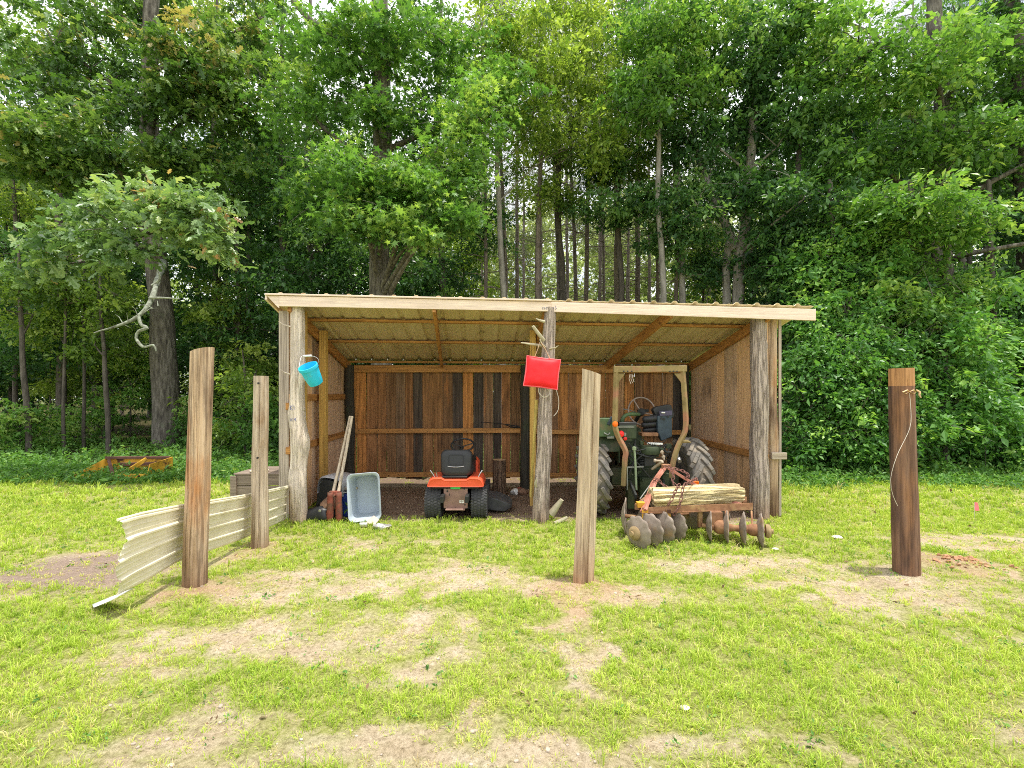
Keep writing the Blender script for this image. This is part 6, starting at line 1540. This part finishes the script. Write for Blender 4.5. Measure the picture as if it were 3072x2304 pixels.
    mb = MB(); mb.box((1.72, 6.85, .36), (.10, .16, .5)); mb.box((2.22, 6.85, .38), (.10, .16, .5)); mb.box((1.96, 6.80, .42), (.24, .12, .3)); mb.tube([(1.3, 7.05, .545), (2.6, 7.1, .545)], .075, 14); mb.build('axle_housing', M['tgreen'], t, 40, .012)
    mb = MB(); rg = random.Random(8)
    for k in range(16):                                           # hoses and wires
        p0 = A(rg.uniform(618, 676), rg.uniform(438, 452), rg.uniform(6.66, 6.8)); p1 = A(rg.uniform(622, 672), rg.uniform(450, 482), rg.uniform(6.62, 6.75)); m1 = p0.lerp(p1, .5) + Vector((rg.uniform(-.08, .08), -.05, rg.uniform(-.1, .05)))
        p, r = smooth_path([p0, m1, p1], [rg.choice((.006, .008, .012))] * 3, .06); mb.tube(p, r, 6)
    mb.build('hoses', M['iron'], t)
    mb = MB(); rg = random.Random(12)
    for k in range(26): mb.box(A(rg.uniform(621, 674), rg.uniform(438, 488), rg.uniform(6.68, 6.8)), (rg.uniform(.02, .08), rg.uniform(.03, .08), rg.uniform(.02, .07)), (0, rg.uniform(-.3, .3), 0))
    mb.build('brackets', M['tgreen'], t, 40, .004)
    mb = MB(); mb.box(at(695, 483, 6.25), (.10, .03, .055)); mb.build('marker_lamp', M['orangelamp'], t, 40, .008)


# ------------------------------------------------------------------ disc harrow with a log chained on
def make_harrow():
    t = thing('disc_harrow', 'rusty disc harrow with scalloped discs standing behind the tractor', 'harrow', (2.1, 5.6, 0))
    A = at
    mb = MB(); mb.beam(A(642, 511, 5.62), A(752.8, 506.3, 5.72), .008, .085); mb.beam(A(642, 513.5, 5.60) + Vector((0, .045, 0)), A(752.8, 509.5, 5.72) + Vector((0, .045, 0)), .09, .008)
    mb.build('frame_bar', M['rust'], t, 40, .002)
    mb = MB(); mb.beam(A(637, 507, 5.75), A(650, 497, 6.3), .06, .07); mb.beam(A(745, 500, 5.8), A(715, 493, 6.35), .06, .07); mb.beam(A(645, 498, 6.32), A(720, 494, 6.36), .06, .07); mb.build('frame_bar', M['rust'], t, 40, .003)
    mb = MB(); mb.box(A(640.5, 504.5, 5.74), (.09, .09, .06)); mb.build('pivot', M['yellowrust'], t, 40)
    # mast
    for pts in ([(664.5, 469), (655, 481), (645.5, 508)], ):
        mb = MB(); mb.beam(A(664, 468, 6.12), A(654, 482, 5.98), .035, .085, (0, -1, 0)); mb.beam(A(654.3, 481.5, 5.98), A(643.5, 511, 5.62), .035, .10, (0, -1, 0)); mb.build('mast_leg', M['pinkrust'], t, 40, .004)
    mb = MB(); mb.beam(A(667, 467.5, 6.12), A(702, 489, 5.98), .035, .085, (0, -1, 0)); mb.beam(A(702, 489, 5.98), A(742, 505, 5.74), .035, .085, (0, -1, 0)); mb.build('mast_leg', M['pinkrust'], t, 40, .004)
    mb = MB(); mb.box(A(666, 466.5, 6.11), (.10, .07, .06)); mb.build('mast_head', M['rust'], t, 40, .005); mb = MB(); mb.tube([A(640, 499, 5.85), A(650, 485, 6.0)], .008, 8); mb.build('brace_rod', M['steelgray'], t, 40, .005)
    # hangers
    for (px, w) in ((645.5, .075), (669, .06)):
        mb = MB(); mb.box(at(px, 519, 5.6) + Vector((0, .02, 0)), (w, .012, .21)); mb.build('hanger', M['yellowrust'], t, 40, .003)
    for (px, py0, py1) in ((725.5, 511, 531), (727.5, 511, 531), (751.5, 511, 527)):
        mb = MB(); mb.tube([A(px, py0, 5.7), A(px + .8, py1, 5.52)], .012, 6); mb.build('hanger', M['rust'], t, 40, .003)
    mb = MB(); mb.box(A(716, 520, 5.66), (.14, .05, .2)); mb.build('hanger', M['rust'], t, 40, .003); mb = MB(); mb.box(A(700, 518, 5.75), (.05, .04, .22)); mb.build('hanger', M['rust'], t, 40, .003)
    # discs
    def disc_mesh(c, axis, r, seed):
        ax = Vector(axis).normalized(); s = ax.cross(Vector((0, 0, 1))).normalized(); u = s.cross(ax)
        mb = MB(); n = 60; rings = []
        rot = seed * .7
        for (f, dz) in ((.0, -.055), (.25, -.05), (.55, -.032), (.85, -.008), (1., .0)):
            ring = []
            for k in range(n):
                a = 2 * PI * k / n
                rr = r * f
                if f == 1.: rr = r * (1 - .10 * (.5 + .5 * math.cos(a * 10 + rot)) ** 1.6 + .012 * mnoise.noise(Vector((math.cos(a) * 3, math.sin(a) * 3, seed))))
                elif f > .8: rr = r * (f - .035 * (.5 + .5 * math.cos(a * 10 + rot)))
                ring.append(Vector(c) + (s * math.cos(a) + u * math.sin(a)) * rr + ax * dz)
            rings.append(ring)
        mb.loft(rings, caps=False)
        return mb
    def gang(ds, axis, r, hubs):
        for k, (c, s) in enumerate(ds):
            mb = disc_mesh(c, axis, r, s); o = mb.build('disc', M['disc'], t, 60); sm = o.modifiers.new('thickness', 'SOLIDIFY'); sm.thickness = .007
            if k in hubs:
                mb = MB(); q = Vector(axis).normalized().to_track_quat('Z', 'Y').to_matrix().to_4x4()
                sg = -1 if hubs[k] < 0 else 1
                mb.lathe([(0, -.01), (.075, -.01), (.08, .02), (.06, .045), (.03, .05), (.028, .07), (0, .075)], 20, Matrix.Translation(c) @ q @ Matrix.Scale(sg, 4, (0, 0, 1)) @ Matrix.Translation((0, 0, .05)))
                mb.build('hub_cap', M['hub'], o, 45)
    axL = Vector((1, .62, 0)).normalized()
    L0 = A(638.5, 533.5, 5.42); L0.z = .18
    Ld = [(L0 + axL * .205 * k, k + 1.3) for k in range(4)]
    gang(Ld, axL, .196, {0: -1})
    mb = MB(); mb.tube([Ld[0][0], Ld[3][0] + axL * .12], .022, 10)
    for k in range(3): mb.lathe([(0, -.08), (.05, -.08), (.036, -.02), (.036, .02), (.05, .08), (0, .08)], 14, Matrix.Translation((Ld[k][0] + Ld[k + 1][0]) / 2) @ axL.to_track_quat('Z', 'Y').to_matrix().to_4x4())
    mb.build('gang_axle', M['rust'], t, 45)
    axR = Vector((1, -.36, 0)).normalized()
    R0 = A(711, 531, 5.68); R0.z = .18
    Rd = [(R0 + axR * .182 * k, k + 5.1) for k in range(4)]
    gang(Rd, axR, .20, {3: 1})
    mb = MB(); mb.tube([Rd[0][0] - axR * .1, Rd[3][0] + axR * .05], .026, 10)
    qR = axR.to_track_quat('Z', 'Y').to_matrix().to_4x4()
    for k in range(3): mb.lathe([(0, -.09), (.055, -.09), (.038, -.03), (.038, .03), (.055, .09), (0, .09)], 14, Matrix.Translation((Rd[k][0] + Rd[k + 1][0]) / 2) @ qR)
    for k, s in ((0, .085), (2, .07)): mb.lathe([(0, -.075), (s * .7, -.075), (s, -.04), (s, .04), (s * .7, .075), (0, .075)], 18, Matrix.Translation(Rd[k][0].lerp(Rd[k + 1][0], .6)) @ qR)
    mb.build('gang_axle', M['rust'], t, 45)
    # front gangs behind
    axF = Vector((1, -.3, 0)).normalized(); F0 = A(626, 526, 5.95); F0.z = .23
    gang([(F0 + axF * .21 * k, k + 9.) for k in range(3)], axF, .235, {})
    axG = Vector((1, .3, 0)).normalized(); G0 = A(692, 520, 6.2); G0.z = .2
    gang([(G0 + axG * .21 * k, k + 14.) for k in range(3)], axG, .22, {})
    mb = MB(); mb.tube([F0 - axF * .05, F0 + axF * .55], .022, 8); mb.tube([G0 - axG * .3, G0 + axG * .6], .022, 8); mb.build('gang_axle', M['rust'], t)
    # the split log
    t2 = thing('split_log', 'thick pale split log chained across the top of the disc harrow', 'log', (2.2, 5.78, .46))
    mb = MB(); p0, p1 = A(651.5, 497.2, 5.74), A(738.8, 492.5, 5.86); ax = (p1 - p0).normalized(); up = Vector((0, 0, 1)); sd = ax.cross(up).normalized(); up = sd.cross(ax)
    n = 84; rings = 60; shape = [(-.115, -.10), (-.02, -.135), (.08, -.11), (.125, -.03), (.11, .07), (.03, .115), (-.06, .105), (-.12, .06)]
    vs = []
    for i in range(rings + 1):
        f = i / rings; c = p0.lerp(p1, f)
        for k in range(n):
            q = k / n * len(shape); a, b = shape[int(q)], shape[(int(q) + 1) % len(shape)]; w = q - int(q)
            y, z = a[0] * (1 - w) + b[0] * w, a[1] * (1 - w) + b[1] * w
            s = 1 + .14 * mnoise.noise(Vector((f * 1.6, y * 13, z * 13))) + .10 * mnoise.noise(Vector((f * 2.2, y * 38, z * 38))) + .07 * mnoise.noise(Vector((f * 3.5, y * 90, z * 90)))
            e = 1 if 0 < i < rings else .93
            ex = ax * (.03 * mnoise.noise(Vector((y * 14, z * 14, f * 9)))) if i in (0, rings) else Vector((0, 0, 0))
            vs.append(c + (sd * y + up * z) * s * e + ex)
    mb.add(vs, [(i * n + k, i * n + (k + 1) % n, (i + 1) * n + (k + 1) % n, (i + 1) * n + k) for i in range(rings) for k in range(n)] + [tuple(range(n - 1, -1, -1)), tuple(rings * n + k for k in range(n))])
    mb.build('wood', M['splitlog'], t2, 50)
    # chain
    t3 = thing('chain', 'rusty chain wound round the split log and the harrow mast', 'chain', (2.1, 5.7, .5))
    def chain(path, lab):
        p, r = smooth_path(path, [1.] * len(path), .015)
        mb = MB(); acc = 0; k = 0; last = p[0]
        for i in range(1, len(p)):
            acc += (p[i] - p[i - 1]).length
            if acc >= .040:
                c = (last + p[i]) / 2; d = (p[i] - last).normalized(); s = d.cross(Vector((0, -1, .3))).normalized(); u = s.cross(d)
                if k % 2: s, u = (s + u).normalized(), (u - s).normalized()
                mb.tube([c + d * .031 * math.cos(a) + s * .016 * math.sin(a) for a in np.linspace(0, 2 * PI, 10, endpoint=False)], .0062, 5, closed=True)
                last = p[i]; acc = 0; k += 1
        mb.build('links', M['chain'], t3)
    chain([A(697, 478.5, 5.95), A(690, 482, 5.7), A(683.5, 486, 5.60), A(682, 494, 5.58), A(680, 504, 5.56), A(676, 512, 5.56), A(672, 517, 5.6)], 'a')
    chain([A(679.5, 484.2, 5.62), A(676, 490, 5.59), A(672, 499, 5.57), A(666, 508, 5.56)], 'b')
    chain([A(653, 480, 5.96), A(657, 478.5, 5.9), A(662, 484, 5.9), A(667, 487.5, 5.85)], 'c')
    chain([A(664, 466, 6.05), A(673, 468.5, 6.02), A(683, 471, 6.0), A(689, 475.5, 5.98), A(686, 478, 5.96)], 'd')
    chain([A(671, 470, 6.0), A(674, 477, 5.98), A(672, 481, 5.96), A(677, 487, 5.9)], 'e')


# ------------------------------------------------------------------ yellow box blade in the weeds
def make_blade():
    t = thing('box_blade', 'rusty yellow tractor box blade half sunk in the weeds at the wood edge', 'implement', (-8, 9.8, 0))
    A = lambda px, py, Y: at(px, py, Y)
    def pl(name, poly, th, mat):
        q = [Vector(p) for p in poly]; n = len(q); nr = (q[1] - q[0]).cross(q[2] - q[0]).normalized() * th
        mb = MB(); q = [Vector((v.x, v.y, v.z * .68)) for v in q]; mb.add(q + [v + nr for v in q], [tuple(range(n - 1, -1, -1)), tuple(range(n, 2 * n))] + [(k, (k + 1) % n, n + (k + 1) % n, n + k) for k in range(n)])
        return mb.build(name, mat, t, 40, .004)
    Yb, Yf = 10.3, 9.55
    z0 = .05
    xl, xr = -8.85, -7.45
    pl('back_plate', [(xl, Yb, z0 + .08), (xr, Yb, z0 + .08), (xr, Yb, .55), (xl, Yb, .55)], .02, M['yellowrust'])
    pl('side_plate', [(xl, Yb, .55), (xl - .12, Yf + .1, .16), (xl - .10, Yf, .0), (xl, Yb, .0)], .02, M['yellowrust'])
    pl('side_plate', [(xr, Yb, .56), (xr + .04, Yf + .05, .48), (xr + .0, Yf, .0), (xr, Yb, .0)], .02, M['yellowrust'])
    mb = MB(); mb.beam((xl - .1, Yf, .08), (xl + .38, Yf - .02, .08), .06, .09); mb.build('front_bar', M['yellowrust'], t, 40, .004); mb = MB(); mb.beam((-8.0, Yf, .09), (-7.46, Yf, .09), .06, .09); mb.build('front_bar', M['yellowrust'], t, 40, .004)
    mb = MB(); mb.beam((-8.02, Yf - .03, .05), (-7.86, Yb - .2, .36), .04, .08); mb.build('brace', M['yellowrust'], t, 40, .004)
    mb = MB(); mb.beam((-8.75, Yb - .1, .32), (-8.1, Yf, .08), .05, .07); mb.beam((xl, Yb - .06, .37), (xr, Yb - .06, .375), .05, .05); mb.beam((-8.5, Yb - .1, .23), (xr, Yb - .14, .26), .05, .07); mb.build('frame', plain('dark_rust', (.12, .055, .04), .85, var=.4), t, 40, .004)
    mb = MB()
    for x in (-7.9, -7.55): mb.lathe([(0, 0), (.02, 0), (.02, .02), (0, .02)], 10, Matrix.Translation((x, Yf - .033, .095)) @ Matrix.Rotation(PI / 2, 4, 'X'))
    mb.build('bolt', M['iron'], t)


# ------------------------------------------------------------------ light, sky, camera
def make_world():
    to_sun = Vector((.17, -.05, .98)).normalized()
    el = math.asin(to_sun.z); az = math.atan2(to_sun.x, to_sun.y)
    w = bpy.data.worlds.new('World'); sc.world = w; w.use_nodes = True
    nt = w.node_tree; nt.nodes.clear()
    sky = nd(nt, 'ShaderNodeTexSky'); sky.sky_type = 'NISHITA'; sky.sun_disc = False
    sky.sun_elevation = el; sky.sun_rotation = az; sky.air_density = 1.0; sky.dust_density = 3.0; sky.ozone_density = 1.0
    tc = nd(nt, 'ShaderNodeTexCoord').outputs['Generated']
    f = mrange(nt, noise_(nt, tc, 2.2, 6, .6), .30, .52)
    c = mixc(nt, sky.outputs[0], (12.6, 12.8, 13.1), f)                # thin bright cloud over most of the sky
    bg = nd(nt, 'ShaderNodeBackground', Strength=.15)
    nt.links.new(c, bg.inputs[0])
    o = nd(nt, 'ShaderNodeOutputWorld'); nt.links.new(bg.outputs[0], o.inputs[0])
    s = bpy.data.lights.new('sun', 'SUN'); s.energy = 5.0; s.angle = R(1.); s.color = (1., .95, .86)
    so = bpy.data.objects.new('sun', s); col.objects.link(so)
    so.rotation_euler = (-to_sun).to_track_quat('-Z', 'Y').to_euler(); so.location = (10, -5, 30)
    cd = bpy.data.cameras.new('camera'); co = bpy.data.objects.new('camera', cd); col.objects.link(co)
    co.location = (0, 0, EYE); co.rotation_euler = (PI / 2, 0, 0)
    cd.sensor_fit = 'HORIZONTAL'; cd.sensor_width = 36; cd.lens = 36 * F / 1024; cd.shift_y = (HY - 384) / 1024
    cd.clip_start = .05; cd.clip_end = 1000
    sc.camera = co
    sc.view_settings.view_transform = 'Standard'; sc.view_settings.look = 'None'; sc.view_settings.exposure = 0; sc.view_settings.gamma = 1
    sc.render.engine = 'CYCLES'
    cy = sc.cycles
    cy.max_bounces = 6; cy.diffuse_bounces = 4; cy.glossy_bounces = 2; cy.transmission_bounces = 4; cy.transparent_max_bounces = 4
    cy.caustics_reflective = False; cy.caustics_refractive = False
    cy.use_denoising = DENOISE
    cy.filter_width = 1.0
    try: cy.denoiser = 'OPENIMAGEDENOISE'
    except Exception: pass
    cy.sample_clamp_indirect = 6


import time
T0 = time.time()
make_world()
make_ground()
make_grass(); print('grass', time.time() - T0)
make_shed(); make_poles(); make_small(); print('shed', time.time() - T0)
make_mower(); make_tractor(); make_harrow(); make_blade(); print('machines', time.time() - T0)
make_forest(); print('forest', time.time() - T0)
for o in bpy.data.objects:
    if len(o.get('label', '').split()) > 16: print('LONG', o['label'])
